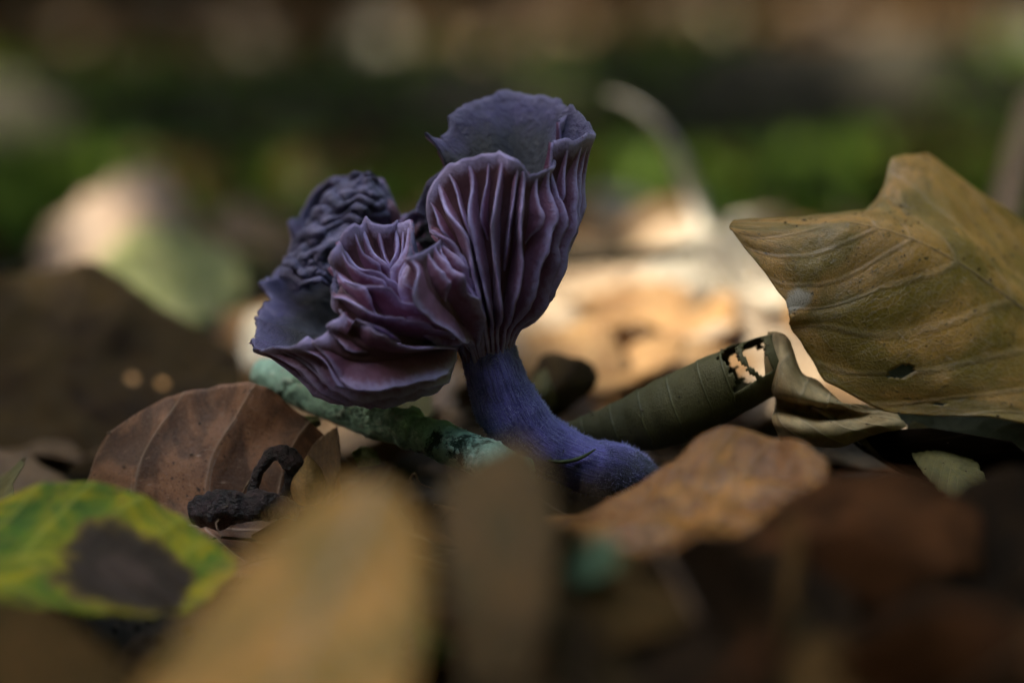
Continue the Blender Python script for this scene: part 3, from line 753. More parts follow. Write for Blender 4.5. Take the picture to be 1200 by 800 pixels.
# brown leaf, in focus, left of the stem
leaf('brown_leaf', [
    [(88, 588, .5), (90, 600, .4), (92, 612, .3), (95, 640, -.6), (100, 655, -1.2)],
    [(122, 518, .6), (112, 560, .35), (130, 615, .1), (140, 645, -.8), (150, 665, -1.6)],
    [(180, 474, .75), (165, 545, .4), (190, 618, .0), (200, 650, -.8), (205, 672, -1.8)],
    [(242, 454, .8), (225, 535, .4), (252, 620, .0), (258, 655, -.8), (262, 675, -1.8)],
    [(302, 450, .75), (290, 535, .4), (312, 620, .0), (318, 650, -.8), (320, 670, -1.6)],
    [(346, 480, .6), (345, 545, .35), (358, 612, .0), (360, 640, -.6), (362, 655, -1.2)],
    [(392, 520, .4), (395, 545, .3), (400, 575, .1), (402, 590, -.1), (405, 600, -.3)]],
    M['brown'], 'brown beech leaf with pale parallel veins standing beside the lichen twig', nu=90, nv=60, corr=(4.3, .2, .05), rough=.07, seed=5.0, veins=5, vmat=M['vein_brown'], vr=.016,
    holes=[(.97, .2, .03, .05)])

# green and yellow leaf with a brown blotch
leaf('green_yellow_leaf', [
    [(-125, 650, -3.6), (-124, 655, -3.7), (-122, 662, -3.8), (-120, 668, -3.9), (-118, 675, -4.0)],
    [(-50, 610, -3.2), (-46, 635, -3.5), (-42, 662, -4.0), (-44, 685, -4.4), (-48, 706, -4.8)],
    [(35, 572, -2.9), (40, 608, -3.3), (45, 652, -4.0), (48, 682, -4.5), (52, 710, -5.1)],
    [(108, 566, -2.8), (114, 606, -3.2), (122, 652, -4.0), (128, 688, -4.6), (134, 720, -5.2)],
    [(178, 586, -2.9), (184, 622, -3.3), (190, 662, -4.0), (196, 692, -4.5), (202, 718, -5.0)],
    [(230, 618, -3.2), (233, 642, -3.5), (236, 668, -4.0), (238, 688, -4.3), (240, 704, -4.6)],
    [(274, 655, -3.7), (275, 658, -3.8), (276, 661, -3.9), (275, 665, -4.0), (272, 669, -4.1)]],
    M['green'], 'green and yellow leaf with a dark brown blotch', corr=(7, .22, .04), seed=9.0, veins=0, vmat=M['vein_green'], vr=.016)

# pale ochre blurred leaf in front
leaf('pale_ochre_leaf', [
    [(389, 570, -10.2), (415, 566, -10.2), (437, 567, -10.2), (455, 572, -10.2), (470, 582, -10.2)],
    [(336, 606, -10.5), (380, 604, -10.5), (424, 606, -10.5), (464, 612, -10.5), (496, 626, -10.5)],
    [(270, 674, -11.0), (327, 674, -11.0), (389, 679, -11.0), (446, 682, -11.0), (502, 692, -11.0)],
    [(213, 749, -11.6), (275, 759, -11.6), (349, 766, -11.6), (424, 769, -11.6), (486, 774, -11.6)],
    [(160, 844, -12.2), (231, 859, -12.2), (319, 866, -12.2), (398, 869, -12.2), (466, 874, -12.2)],
    [(239, 974, -12.7), (266, 979, -12.7), (301, 984, -12.7), (336, 984, -12.7), (371, 984, -12.7)]],
    M['ochre_soft'], 'broad pale ochre leaf standing in front of the brown leaf and twig', nu=40, nv=30, seed=11.0, veins=5, corr=(8, .2, .03), vmat=M['vein_ochre'], vr=.02)

leaf('olive_brown_leaf', [
    [(596, 516, -8.4), (602, 515, -8.4), (608, 515, -8.4), (614, 517, -8.4), (620, 521, -8.4)],
    [(528, 561, -8.8), (560, 554, -8.8), (590, 551, -8.8), (620, 554, -8.8), (645, 564, -8.8)],
    [(518, 636, -9.3), (552, 631, -9.3), (585, 630, -9.3), (620, 634, -9.3), (652, 646, -9.3)],
    [(535, 726, -9.8), (560, 721, -9.8), (588, 720, -9.8), (615, 724, -9.8), (640, 732, -9.8)],
    [(545, 826, -10.3), (560, 824, -10.3), (580, 822, -10.3), (600, 824, -10.3), (612, 828, -10.3)],
    [(565, 916, -10.7), (570, 916, -10.7), (576, 916, -10.7), (582, 916, -10.7), (588, 916, -10.7)]],
    M['olive_brown'], 'narrow olive brown leaf standing on end in front of the violet stem', nu=40, nv=30, seed=12.0)

leaf('rust_leaf', [
    [(632, 596, -3.2), (633, 604, -3.5), (636, 614, -3.8), (640, 628, -4.2), (645, 640, -4.6)],
    [(700, 580, -2.9), (704, 594, -3.2), (708, 612, -3.6), (712, 640, -4.1), (716, 664, -4.7)],
    [(752, 560, -2.8), (760, 582, -3.1), (766, 606, -3.5), (770, 640, -4.1), (774, 672, -4.8)],
    [(800, 522, -2.6), (812, 556, -3.0), (822, 592, -3.5), (828, 634, -4.1), (834, 672, -4.8)],
    [(858, 497, -2.5), (872, 530, -2.8), (884, 566, -3.4), (890, 612, -4.0), (894, 654, -4.7)],
    [(916, 508, -2.6), (926, 532, -2.9), (934, 560, -3.4), (938, 598, -4.0), (942, 632, -4.5)],
    [(968, 548, -3.0), (970, 558, -3.2), (972, 568, -3.5), (974, 582, -3.8), (976, 594, -4.1)]],
    M['rust'], 'rust coloured wrinkled leaf lying against the base of the violet stem', corr=(7, .2, .02), rough=.34, seed=14.0)

# rolled leaf: a spiral roll with torn windows at one end
M['vein_roll'] = shade_mat('vein_roll', (0.085, 0.072, 0.025))
def build_roll():
    a, b = P(652, 520, .9), P(915, 418, .35)
    root = empty('rolled_leaf', a)
    tag(root, 'dark olive leaf rolled into a tube with torn windows at one end', 'leaf')
    ax = b - a; L = np.linalg.norm(ax); ax /= L
    up = np.array((0, 0, 1.0)); up = up - ax * np.dot(up, ax); up /= np.linalg.norm(up); fr = np.cross(ax, up)   # fr points to or from camera
    if fr[1] > 0: fr = -fr
    nu, nv = 120, 96; V, UV, F = [], [], []
    for i in range(nu + 1):
        u = i / nu
        r = float(cr([.17, .27, .34, .40, .44, .43, .40, .33], u))
        for j in range(nv + 1):
            v = j / nv; ph = math.radians(200 - 460 * v)      # 0 = up, + = towards the camera side down
            rr = r * (1 - .28 * v) * (1 + .16 * nz(u * 3.5, v * 3, 2) + .05 * nz(u * 11, v * 8, 6)) + .012 * abs(math.sin(u * math.pi * 9))
            sag = .10 * math.sin(u * math.pi * 1.1)
            V.append(a + ax * L * u + (up * math.cos(ph) + fr * math.sin(ph)) * rr - up * sag); UV.append((u, v))
    w = nv + 1
    for i in range(nu):
        for j in range(nv):
            u, v = (i + .5) / nu, (j + .5) / nv; ph = 200 - 460 * v
            jag = .05 * nz(j * .22, 1.1, 0) + .025 * nz(j * .9, 4.1, 0)
            # the last third is torn: only a roof strip and two ribs stay
            if u > .80 + jag + .02 * math.sin(v * 30):
                rib = abs(u - (.895 + .03 * math.sin(v * 14))) < .012 + .008 * nz(j * .5, 7, 0) or u > .965 + .02 * nz(j * .4, 3, 0)
                roof = -45 < ph < 2
                if not (roof or ph > 108 or (rib and -60 < ph < 140)): continue
            if v > .80 and u > .7: continue
            F.append((i * w + j, (i + 1) * w + j, (i + 1) * w + j + 1, i * w + j + 1))
    thick(mkp('blade', V, F, M['roll'], root, UV), .022)
    for u in (.12, .25, .38, .52, .66, .76):
        path = []
        for j in range(6, 66):
            i = int((u + .03 * math.sin(j / 60 * 3)) * nu); path.append(np.array(V[i * w + j]))
        mkp('vein', *tube(path, [.02] * len(path), 5)[:2], M['vein_roll'], root)
build_roll()

leaf('crumpled_leaf', [
    [(903, 392, .50), (897, 420, .30), (900, 455, .25), (908, 470, .55), (906, 490, .10), (912, 505, .05), (916, 518, .2)],
    [(920, 398, .35), (918, 425, .05), (920, 462, -.05), (930, 478, .45), (925, 492, -.15), (935, 510, -.2), (945, 524, .1)],
    [(938, 436, .30), (945, 450, .05), (955, 472, -.12), (962, 486, .35), (962, 494, -.15), (968, 512, -.2), (978, 527, .1)],
    [(962, 446, .35), (975, 458, .15), (985, 474, .0), (992, 484, .22), (998, 492, -.05), (1004, 506, -.1), (1010, 516, .1)],
    [(985, 466, .40), (1000, 474, .2), (1012, 480, .1), (1020, 486, .12), (1026, 492, .05), (1032, 498, .0), (1036, 503, .1)],
    [(1030, 478, .5), (1040, 484, .35), (1048, 488, .25), (1052, 491, .2), (1056, 494, .2), (1058, 497, .2), (1060, 500, .2)]],
    M['tan'], 'crumpled tan leaf folded beneath the large ochre leaf', nu=70, nv=70, corr=(5, .3, .006), rough=.09, seed=17.0, veins=4, vmat=M['vein_ochre'], vr=.012, midrib=False)

leaf('olive_leaf', [
    [(1062, 500, .6), (1066, 498, .7), (1070, 496, .8)], [(1070, 535, .1), (1092, 522, .3), (1110, 512, .7)],
    [(1088, 562, -.6), (1115, 548, -.3), (1140, 538, .2)], [(1120, 590, -1.2), (1140, 578, -.9), (1160, 570, -.5)]],
    M['olive'], 'small olive green leaf curling down below the crumpled tan leaf', nu=36, nv=24, seed=18)
leaf('dark_green_leaf', [
    [(1020, 400, 2.0), (1030, 440, 1.8), (1045, 490, 1.4)], [(1095, 440, 2.0), (1100, 490, 1.6), (1108, 520, .9)], [(1140, 460, 2.0), (1145, 510, 1.1), (1150, 545, .5)],
    [(1190, 490, 1.5), (1195, 520, 1.2), (1200, 560, .5)], [(1260, 510, 1.5), (1262, 530, 1.2), (1265, 560, .7)]],
    M['dgreen'], 'dark green leaf in the shadow under the large ochre leaf', nu=36, nv=24, seed=19)
leaf('curled_leaf', [
    [(616, 470, 3.0), (622, 480, 2.9), (632, 490, 2.8), (645, 494, 2.9), (655, 494, 3.1)],
    [(618, 440, 3.3), (632, 455, 2.8), (645, 468, 2.6), (662, 476, 2.8), (676, 478, 3.2)],
    [(630, 412, 3.6), (648, 425, 3.0), (662, 440, 2.8), (680, 448, 3.0), (698, 446, 3.5)],
    [(645, 406, 3.8), (660, 410, 3.4), (672, 415, 3.3), (684, 420, 3.4), (692, 428, 3.7)]],
    M['dolive'], 'small dark curled leaf upright behind the bend of the violet stem', nu=36, nv=30, seed=20, rough=.12)
leaf('small_olive_leaf', [
    [(614, 462, 2.4), (620, 476, 2.3), (628, 492, 2.3)], [(628, 440, 2.5), (636, 462, 2.2), (642, 488, 2.3)], [(640, 432, 2.6), (646, 452, 2.4), (652, 474, 2.5)]],
    M['olive'], 'pale olive leaf scrap leaning on the small dark curled leaf', nu=24, nv=16, seed=21)
leaf('pale_olive_leaf', [
    [(385, 470, 3.4), (390, 478, 3.2), (396, 488, 3.0)], [(420, 440, 3.7), (428, 462, 3.2), (436, 492, 2.8)],
    [(470, 434, 3.8), (475, 462, 3.2), (480, 496, 2.8)], [(505, 446, 3.6), (506, 465, 3.3), (508, 486, 3.0)]],
    M['olive'], 'olive leaf lying right behind the lichen covered twig', nu=36, nv=24, seed=22)
leaf('pink_leaf', [
    [(498, 425, 6.0), (510, 420, 6.0), (525, 415, 6.0)], [(495, 452, 5.6), (515, 450, 5.4), (535, 448, 5.6)], [(505, 480, 5.2), (518, 480, 5.1), (532, 478, 5.2)]],
    M['pink'], 'pinkish tan leaf between mushroom cap and stem', nu=30, nv=20, seed=23)
leaf('brown_leaf_scrap', [
    [(345, 560, .1), (352, 575, .0), (360, 590, -.1)], [(368, 520, .3), (378, 545, .1), (384, 580, -.1)], [(395, 500, .4), (398, 520, .2), (400, 550, .0)]],
    M['mid_brown'], 'torn brown leaf scrap tucked under the lichen covered twig', nu=24, nv=16, seed=24)
leaf('yellow_leaf_scrap', [
    [(342, 498, .55), (346, 502, .5), (350, 508, .5)], [(358, 486, .6), (362, 494, .5), (364, 504, .5)], [(374, 488, .6), (375, 492, .5), (376, 498, .5)]],
    M['lit_green'], 'tiny yellow green leaf scrap beside the lichen covered twig', nu=16, nv=12, seed=25, rough=.02)
leaf('yellow_green_leaf', [
    [(412, 530, .3), (416, 538, .3), (420, 548, .3)], [(426, 522, .4), (430, 534, .3), (434, 546, .3)], [(442, 528, .4), (444, 536, .3), (446, 544, .3)]],
    M['lit_green'], 'yellow green leaf bit in the dark under the twig', nu=16, nv=12, seed=26, rough=.02)
leaf('bud_scale', [
    [(346, 588, -.3), (352, 591, -.45), (360, 592, -.5), (370, 591, -.45), (377, 587, -.3)],
    [(340, 568, -.25), (347, 570, -.45), (358, 572, -.55), (371, 570, -.45), (380, 566, -.25)],
    [(346, 552, -.25), (351, 553, -.38), (360, 554, -.45), (369, 552, -.38), (375, 550, -.25)],
    [(359, 536, -.2), (360, 535, -.22), (361, 534, -.22), (362, 535, -.22), (363, 536, -.2)]],
    M['bud'], 'small pointed tan bud scale standing beside the dark looped stalk', cat='bud scale', nu=30, nv=24, seed=27, corr=(5, .3, .004), rough=.01, t=.03)

# left: large dark leaf with two small holes, bright leaves behind it
leaf('large_dark_leaf', [
    [(-120, 400, 8.5), (-120, 430, 8.0), (-118, 470, 7.4), (-115, 510, 6.8), (-110, 545, 6.2)],
    [(-30, 338, 9.0), (-25, 390, 8.2), (-20, 450, 7.4), (-15, 505, 6.6), (-10, 550, 6.0)],
    [(60, 318, 9.2), (65, 375, 8.3), (70, 440, 7.4), (75, 500, 6.6), (80, 550, 6.0)],
    [(122, 312, 9.2), (140, 375, 8.3), (155, 440, 7.4), (160, 500, 6.6), (165, 545, 6.0)],
    [(205, 368, 8.6), (215, 410, 8.0), (222, 450, 7.4), (225, 490, 6.7), (225, 520, 6.2)],
    [(282, 418, 7.8), (284, 430, 7.6), (286, 445, 7.3), (285, 460, 7.0), (284, 470, 6.8)]],
    M['dolive'], 'large dark olive leaf with two tiny holes behind the brown leaf', nu=80, nv=60, seed=30, rough=.15, corr=(6, .2, .05),
    holes=[(.602, .505, .014, .022), (.70, .515, .014, .022)])
leaf('arched_leaf', [
    [(40, 300, 24), (50, 320, 22), (60, 345, 20)], [(100, 235, 25), (120, 270, 22.5), (130, 310, 20)],
    [(160, 198, 25.5), (175, 235, 23), (180, 275, 20.5)], [(205, 215, 25), (212, 245, 23), (215, 275, 21)], [(232, 270, 24), (232, 285, 23), (230, 300, 22)]],
    M['pink'], 'arched pinkish tan leaf rising behind the large dark leaf', nu=40, nv=28, seed=31, rough=.3)
leaf('yellow_green_leaf', [
    [(110, 300, 19), (125, 330, 17), (150, 350, 15.5)], [(160, 270, 20), (185, 315, 17.5), (205, 365, 15)],
    [(215, 265, 20), (238, 312, 17.5), (250, 365, 15)], [(280, 300, 18.5), (285, 325, 17), (285, 350, 16)]],
    M['lit_green'], 'pale yellow green leaf lit by sun under the arched leaf', nu=40, nv=28, seed=32, rough=.3)
leaf('orange_leaf', [
    [(235, 470, 9.5), (245, 440, 10.2), (250, 405, 11.2), (262, 368, 12.5)], [(300, 475, 9.2), (305, 440, 10.0), (312, 400, 11.0), (322, 362, 12.3)], [(360, 470, 9.5), (368, 440, 10.2), (376, 410, 11.2), (380, 385, 12.3)]],
    M['lit_orange'], 'bright orange leaf in the sun behind the ruffled left edge of cap', nu=36, nv=28, seed=33, rough=.2)
leaf('bleached_leaf', [
    [(278, 430, 9.4), (284, 400, 10.2), (292, 370, 11.4)], [(305, 432, 9.3), (312, 398, 10.1), (318, 366, 11.3)], [(330, 425, 9.5), (334, 402, 10.2), (338, 380, 11.2)]],
    M['lit_pale'], 'bleached pale leaf lying over the bright orange leaf', nu=30, nv=20, seed=34, rough=.15)

# foreground leaves, right and bottom; shade put into the dark ones' colour
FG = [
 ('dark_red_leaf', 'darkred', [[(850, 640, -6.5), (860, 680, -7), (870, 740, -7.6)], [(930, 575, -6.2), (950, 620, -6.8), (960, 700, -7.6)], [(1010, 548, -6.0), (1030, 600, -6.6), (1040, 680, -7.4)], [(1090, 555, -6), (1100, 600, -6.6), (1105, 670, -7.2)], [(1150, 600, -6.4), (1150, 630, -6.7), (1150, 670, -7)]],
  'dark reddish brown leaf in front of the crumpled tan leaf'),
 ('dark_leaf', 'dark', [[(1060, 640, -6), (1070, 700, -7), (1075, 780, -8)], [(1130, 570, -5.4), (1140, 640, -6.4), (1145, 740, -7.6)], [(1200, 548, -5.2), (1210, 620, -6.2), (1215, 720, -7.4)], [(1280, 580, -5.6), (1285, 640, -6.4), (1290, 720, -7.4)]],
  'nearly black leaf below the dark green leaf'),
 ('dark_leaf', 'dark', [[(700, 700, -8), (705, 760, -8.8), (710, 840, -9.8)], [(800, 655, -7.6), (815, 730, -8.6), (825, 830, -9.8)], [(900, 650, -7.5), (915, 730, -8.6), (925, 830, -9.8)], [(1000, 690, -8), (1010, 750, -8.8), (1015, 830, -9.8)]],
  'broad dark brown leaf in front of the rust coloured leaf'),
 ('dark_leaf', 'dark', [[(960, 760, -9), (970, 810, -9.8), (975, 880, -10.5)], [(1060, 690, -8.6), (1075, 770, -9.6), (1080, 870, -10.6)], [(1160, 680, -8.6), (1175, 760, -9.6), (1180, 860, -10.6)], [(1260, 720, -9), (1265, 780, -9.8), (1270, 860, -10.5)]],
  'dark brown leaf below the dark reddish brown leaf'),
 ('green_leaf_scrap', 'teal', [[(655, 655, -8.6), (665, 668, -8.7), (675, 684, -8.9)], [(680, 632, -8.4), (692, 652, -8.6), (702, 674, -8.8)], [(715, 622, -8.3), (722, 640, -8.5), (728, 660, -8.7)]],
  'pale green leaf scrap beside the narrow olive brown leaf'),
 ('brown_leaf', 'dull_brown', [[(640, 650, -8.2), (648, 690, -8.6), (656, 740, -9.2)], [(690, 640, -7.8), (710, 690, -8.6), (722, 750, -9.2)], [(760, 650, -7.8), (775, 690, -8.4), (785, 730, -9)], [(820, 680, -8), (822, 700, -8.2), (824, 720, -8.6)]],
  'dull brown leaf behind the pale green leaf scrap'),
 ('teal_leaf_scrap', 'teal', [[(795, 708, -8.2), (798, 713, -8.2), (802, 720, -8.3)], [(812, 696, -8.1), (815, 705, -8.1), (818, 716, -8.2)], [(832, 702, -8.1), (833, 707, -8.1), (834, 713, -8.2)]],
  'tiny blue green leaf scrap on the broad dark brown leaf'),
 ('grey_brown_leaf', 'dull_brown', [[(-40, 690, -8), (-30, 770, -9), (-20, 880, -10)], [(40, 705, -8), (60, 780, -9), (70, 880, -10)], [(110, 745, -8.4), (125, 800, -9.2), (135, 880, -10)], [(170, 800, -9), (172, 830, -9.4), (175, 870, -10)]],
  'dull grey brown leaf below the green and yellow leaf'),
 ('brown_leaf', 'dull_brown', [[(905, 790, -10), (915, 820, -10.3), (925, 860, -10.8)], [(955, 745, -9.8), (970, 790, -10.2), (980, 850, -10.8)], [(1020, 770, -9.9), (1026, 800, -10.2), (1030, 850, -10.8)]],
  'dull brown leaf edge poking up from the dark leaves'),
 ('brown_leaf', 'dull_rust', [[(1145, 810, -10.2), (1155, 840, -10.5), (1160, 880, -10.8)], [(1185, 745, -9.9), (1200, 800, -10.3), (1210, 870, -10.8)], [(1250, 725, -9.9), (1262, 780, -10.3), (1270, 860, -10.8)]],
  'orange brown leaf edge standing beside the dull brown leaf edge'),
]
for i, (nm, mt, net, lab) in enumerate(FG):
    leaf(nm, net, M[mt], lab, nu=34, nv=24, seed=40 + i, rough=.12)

# ------------------------------------------------------------------ twigs and stalks
def build_twig():
    c = [P(308, 436, 1.9), P(345, 455, 1.5), P(395, 474, 1.0), P(440, 490, .6), P(478, 503, .3), P(520, 518, 0), P(560, 535, -.4), P(610, 560, -.9)]
    pts = smooth_path(c, 90); rad = [.20 + .05 * i / 89 + .035 * math.exp(-((i / 89 - .575) / .018) ** 2) - .03 * math.exp(-((i / 89 - .61) / .012) ** 2) for i in range(90)]
    root = empty('lichen_twig', c[0]); tag(root, 'short twig crusted with blue green lichen pointing at the mushroom stem', 'twig')
    V, F, UV = tube(pts, rad, 28, .22, 2.6, seed=3.0)
    bk = mkp('bark', V, F, M['twig'], root)
    V = np.array(V).reshape(90, 28, 3)
    vv, ff = [], []
    for _ in range(260):      # raised crusts of lichen
        k, j = rng.randrange(2, 88), rng.randrange(28); p = V[k, j]; nn = p - pts[k]; nn /= np.linalg.norm(nn)
        t = pts[k + 1] - pts[k - 1]; t /= np.linalg.norm(t); s = np.cross(nn, t); r = rng.uniform(.02, .055); b = len(vv)
        if nz(p[0] * 1.5, p[1] * 1.5, p[2] * 1.5 + 4) < -.1: continue
        for q in range(7):
            a = q * 6.283 / 7; rr = r * rng.uniform(.7, 1.3); vv.append(p - nn * .012 + t * math.cos(a) * rr * 1.4 + s * math.sin(a) * rr)
        vv.append(p + nn * .018)
        for q in range(7): ff.append((b + q, b + (q + 1) % 7, b + 7))
    tag(mkp('lichen', vv, ff, M['lichen'], bk), kind='stuff')
M['lichen'] = simple_mat('lichen_crust', (0.42, 0.58, 0.47), (0.54, 0.66, 0.54), 4.0, 0.9, 0.6, 0.2)
build_twig()

def stick(name, ctrl, radii, mat, label, cat, n=40, seg=12, bump=.15, freq=4.0, seed=0.0):
    c = [P(*q) for q in ctrl]; pts = smooth_path(c, n); rad = [float(cr(radii, i / (n - 1))) for i in range(n)]
    o = mk(name, *tube(pts, rad, seg, bump, freq, seed=seed)[:2], mat, origin=c[0])
    return tag(o, label, cat)
stick('looped_stalk', [(293, 592, -.2), (298, 570, -.2), (306, 548, -.2), (320, 533, -.22), (334, 533, -.25), (344, 547, -.25), (341, 566, -.2), (332, 584, -.15)], [.06, .065, .07, .085, .12, .125, .085, .07], M['darkstick'],
      'glossy dark stalk bent into a loop before the brown leaf', 'stalk', bump=.35, freq=7.0, n=60, seg=16, seed=2)
stick('dark_stick', [(225, 602, -.5), (250, 598, -.55), (285, 592, -.5), (320, 592, -.45), (350, 600, -.4)], [.13, .21, .20, .15, .10], M['darkstick'],
      'short thick dark stick lying under the looped stalk', 'stick', bump=.45, freq=5.0, n=50, seg=18, seed=5)
stick('dry_stalk', [(712, 112, 17), (735, 120, 17), (768, 146, 17), (797, 190, 17), (816, 240, 17), (828, 290, 16.5), (832, 345, 16), (826, 420, 15)], [.015, .06, .10, .125, .135, .13, .11, .08], M['grey_stalk'],
      'pale grey stalk arching over the sunlit leaves behind the mushroom', 'stalk', bump=.08)
stick('dark_twig', [(590, 304, 11.5), (660, 304, 11.5), (720, 300, 11.5), (770, 297, 11.5), (815, 291, 12)], [.14, .15, .15, .13, .10], M['log'],
      'thin dark twig lying across the sunlit leaves behind the mushroom', 'twig')
stick('leaning_stem', [(1215, 120, 20), (1195, 190, 18), (1178, 260, 16), (1165, 340, 14)], [.28, .30, .30, .28], M['petiole'], 'blurred brown stem leaning behind the large ochre leaf', 'stem')
stick('thin_stalk', [(925, 605, -8), (932, 640, -8.2), (925, 690, -8.5), (915, 760, -9)], [.05, .06, .06, .05], M['dull_brown'], 'thin dull stalk sticking up from the broad dark brown leaf', 'stalk')
stick('moss_strand', [(640, 538, -.36), (655, 541, -.37), (672, 539, -.36), (685, 534, -.33), (698, 526, -.28)], [.012, .022, .026, .02, .008], M['dark_moss'], 'thin dark green moss strand clinging to the violet stem', 'moss', seg=8)

# ------------------------------------------------------------------ fallen beech leaves
def leaf_variant(seed, L=6.0, nu=14, nv=10):
    r = random.Random(seed)
    curl, fold, twist = r.uniform(-.9, 1.3), r.uniform(-.2, .9), r.uniform(-.6, .6); wav = r.uniform(.1, .35); W = L * r.uniform(.28, .36)
    V, UV, F = [], [], []
    for i in range(nu + 1):
        u = i / nu; w = W * (math.sin(math.pi * u ** .85) ** .75) * (1 + .05 * math.sin(i * 2.6)); w = max(w, .02)
        ang = curl * (u - .4); x = L * (u - .5); z0 = L * .5 * curl * (u - .4) ** 2
        for j in range(nv + 1):
            v = (j / nv - .5) * 2
            y = v * w; z = z0 + fold * abs(v) ** 1.5 * w * .55 + wav * math.sin(u * 9 + v * 2 + seed) * abs(v) * .8 + .25 * nz(x * .5, y * .5, seed)
            tw = twist * (u - .5); yy = y * math.cos(tw) - z * math.sin(tw); zz = y * math.sin(tw) + z * math.cos(tw)
            V.append((x * U, yy * U, zz * U)); UV.append((u, j / nv))
    w_ = nv + 1
    for i in range(nu):
        for j in range(nv): F.append((i * w_ + j, (i + 1) * w_ + j, (i + 1) * w_ + j + 1, i * w_ + j + 1))
    mid = [np.array(V[i * w_ + nv // 2]) / U for i in range(nu + 1)]
    st = [mid[0] + (mid[0] - mid[1]) * q * .6 + np.array((0, .1 * q, 0)) for q in (3, 2, 1, 0)]
    return V, F, UV, st, mid

NVAR = 10
LITTER = {}
def litter_mesh(k, mat):
    if (k, mat) not in LITTER:
        V, F, UV, st, mid = leaf_variant(100 + k)
        me = mesh_data('beech_leaf', V, F, M[mat], UV)
        tv, tf, _ = tube(st, [.05] * 4, 5); ms = mesh_data('stalk', np.array(tv) * U, tf, M['petiole'])
        tv, tf, _ = tube(mid, np.linspace(.06, .02, len(mid)), 5); mm = mesh_data('midrib', np.array(tv) * U, tf, M['petiole'])
        LITTER[(k, mat)] = (me, ms, mm)
    return LITTER[(k, mat)]

def put_leaf(x, y, z, rot, scale, mat, label, group, k=None):
    k = rng.randrange(NVAR) if k is None else k
    me, ms, mm = litter_mesh(k, mat)
    o = bpy.data.objects.new('beech_leaf', me); C.objects.link(o)
    o.location = (x * U, y * U, z * U); o.rotation_euler = rot; o.scale = (scale,) * 3
    thick(o, .02)
    tag(o, label, 'leaf', group)
    for nm, d in (('stalk', ms), ('midrib', mm)):
        c = bpy.data.objects.new(nm, d); C.objects.link(c); c.parent = o
    return o

def scatter(n, d0, d1, zr, tilt, mats, where, sc=(.55, .9), ease=1.0, lim=None):
    rng.seed(n * 100 + int(d1))
    for _ in range(n):
        y = d0 + (d1 - d0) * rng.random() ** ease
        x = rng.uniform(-1, 1) * ((y + CAMD) * .2 + 3.0)
        if lim and not lim(x, y): continue
        mat = rng.choices([m for m, _, _ in mats], [w for _, w, _ in mats])[0]
        word = [q for m, _, q in mats if m == mat][0]
        put_leaf(x, y, gz(x, y) + rng.uniform(*zr), (rng.gauss(0, tilt), rng.gauss(0, tilt), rng.uniform(0, 6.283)), rng.uniform(*sc), mat,
                 f'fallen {word} beech leaf {where}', f'{word} leaves {where}')

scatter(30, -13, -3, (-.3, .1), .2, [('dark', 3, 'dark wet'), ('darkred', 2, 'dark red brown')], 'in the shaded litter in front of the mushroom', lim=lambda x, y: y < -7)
scatter(34, -3, 7, (-.3, .35), .25, [('mid_brown', 3, 'brown'), ('dark', 2, 'dark wet'), ('olive', 1, 'olive')], 'in the litter around the stem base', lim=lambda x, y: not (abs(x - .2) < 5 and y < 3.2) and not (-1.5 < x < 6))
scatter(64, 7, 40, (.0, .9), .5, [('lit_tan', 3, 'dry tan'), ('lit_orange', 3, 'dry orange'), ('mid_brown', 6, 'brown'), ('lit_pale', .4, 'bleached'), ('dark', 1.5, 'dark')], 'in the litter between mushroom and mossy log', sc=(.35, .65))
scatter(30, 40, 76, (.0, .7), .35, [('dull_brown', 4, 'dull brown'), ('dark', 2, 'dark')], 'at the foot of the mossy log', sc=(.7, 1.1))
scatter(110, 180, 275, (.2, 1.2), .55, [('lit_tan', 3, 'tan'), ('mid_brown', 2, 'brown'), ('lit_pale', 2, 'pale'), ('pink', 2, 'pinkish')], 'on the slope beyond the mossy log', sc=(.9, 1.3))

rng.seed(51)
for _ in range(30):  # dark filler leaves put in to deepen the shade under twig and stem
    x, y = rng.uniform(-5.5, 6), rng.uniform(-2.6, 4.5); m_ = rng.choice(['dark', 'dark', 'darkred'])
    put_leaf(x, y, rng.uniform(-.75, -.4), (rng.gauss(0, .2), rng.gauss(0, .2), rng.uniform(0, 6.28)), rng.uniform(.3, .45), m_,
             'small %s leaf added to darken the litter under twig and stem' % ('dark wet' if m_ == 'dark' else 'dark red brown'), 'small %s leaves added to darken under twig and stem' % ('dark wet' if m_ == 'dark' else 'dark red brown'))
rng.seed(52)
for _ in range(30):
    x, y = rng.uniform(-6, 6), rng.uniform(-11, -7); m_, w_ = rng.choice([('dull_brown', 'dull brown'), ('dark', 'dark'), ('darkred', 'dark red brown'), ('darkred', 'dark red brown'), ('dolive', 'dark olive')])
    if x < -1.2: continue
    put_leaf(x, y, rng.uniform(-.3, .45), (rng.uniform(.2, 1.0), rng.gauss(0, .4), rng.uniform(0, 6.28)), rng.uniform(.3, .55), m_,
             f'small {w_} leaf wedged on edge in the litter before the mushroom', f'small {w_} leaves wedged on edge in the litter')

rng.seed(53)
for _ in range(84):
    y = rng.uniform(8, 30); x = rng.uniform(-.5, 1) * (y + CAMD) * .13 + .6
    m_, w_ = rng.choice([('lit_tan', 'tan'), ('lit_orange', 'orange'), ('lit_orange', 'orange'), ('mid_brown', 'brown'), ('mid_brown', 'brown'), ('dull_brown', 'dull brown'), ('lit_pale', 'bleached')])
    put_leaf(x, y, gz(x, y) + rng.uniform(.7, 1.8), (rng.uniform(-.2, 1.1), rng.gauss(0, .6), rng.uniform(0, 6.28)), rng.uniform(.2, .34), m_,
             f'small crumpled {w_} leaf piled in the litter behind the stem', f'small crumpled {w_} leaves piled behind the stem')

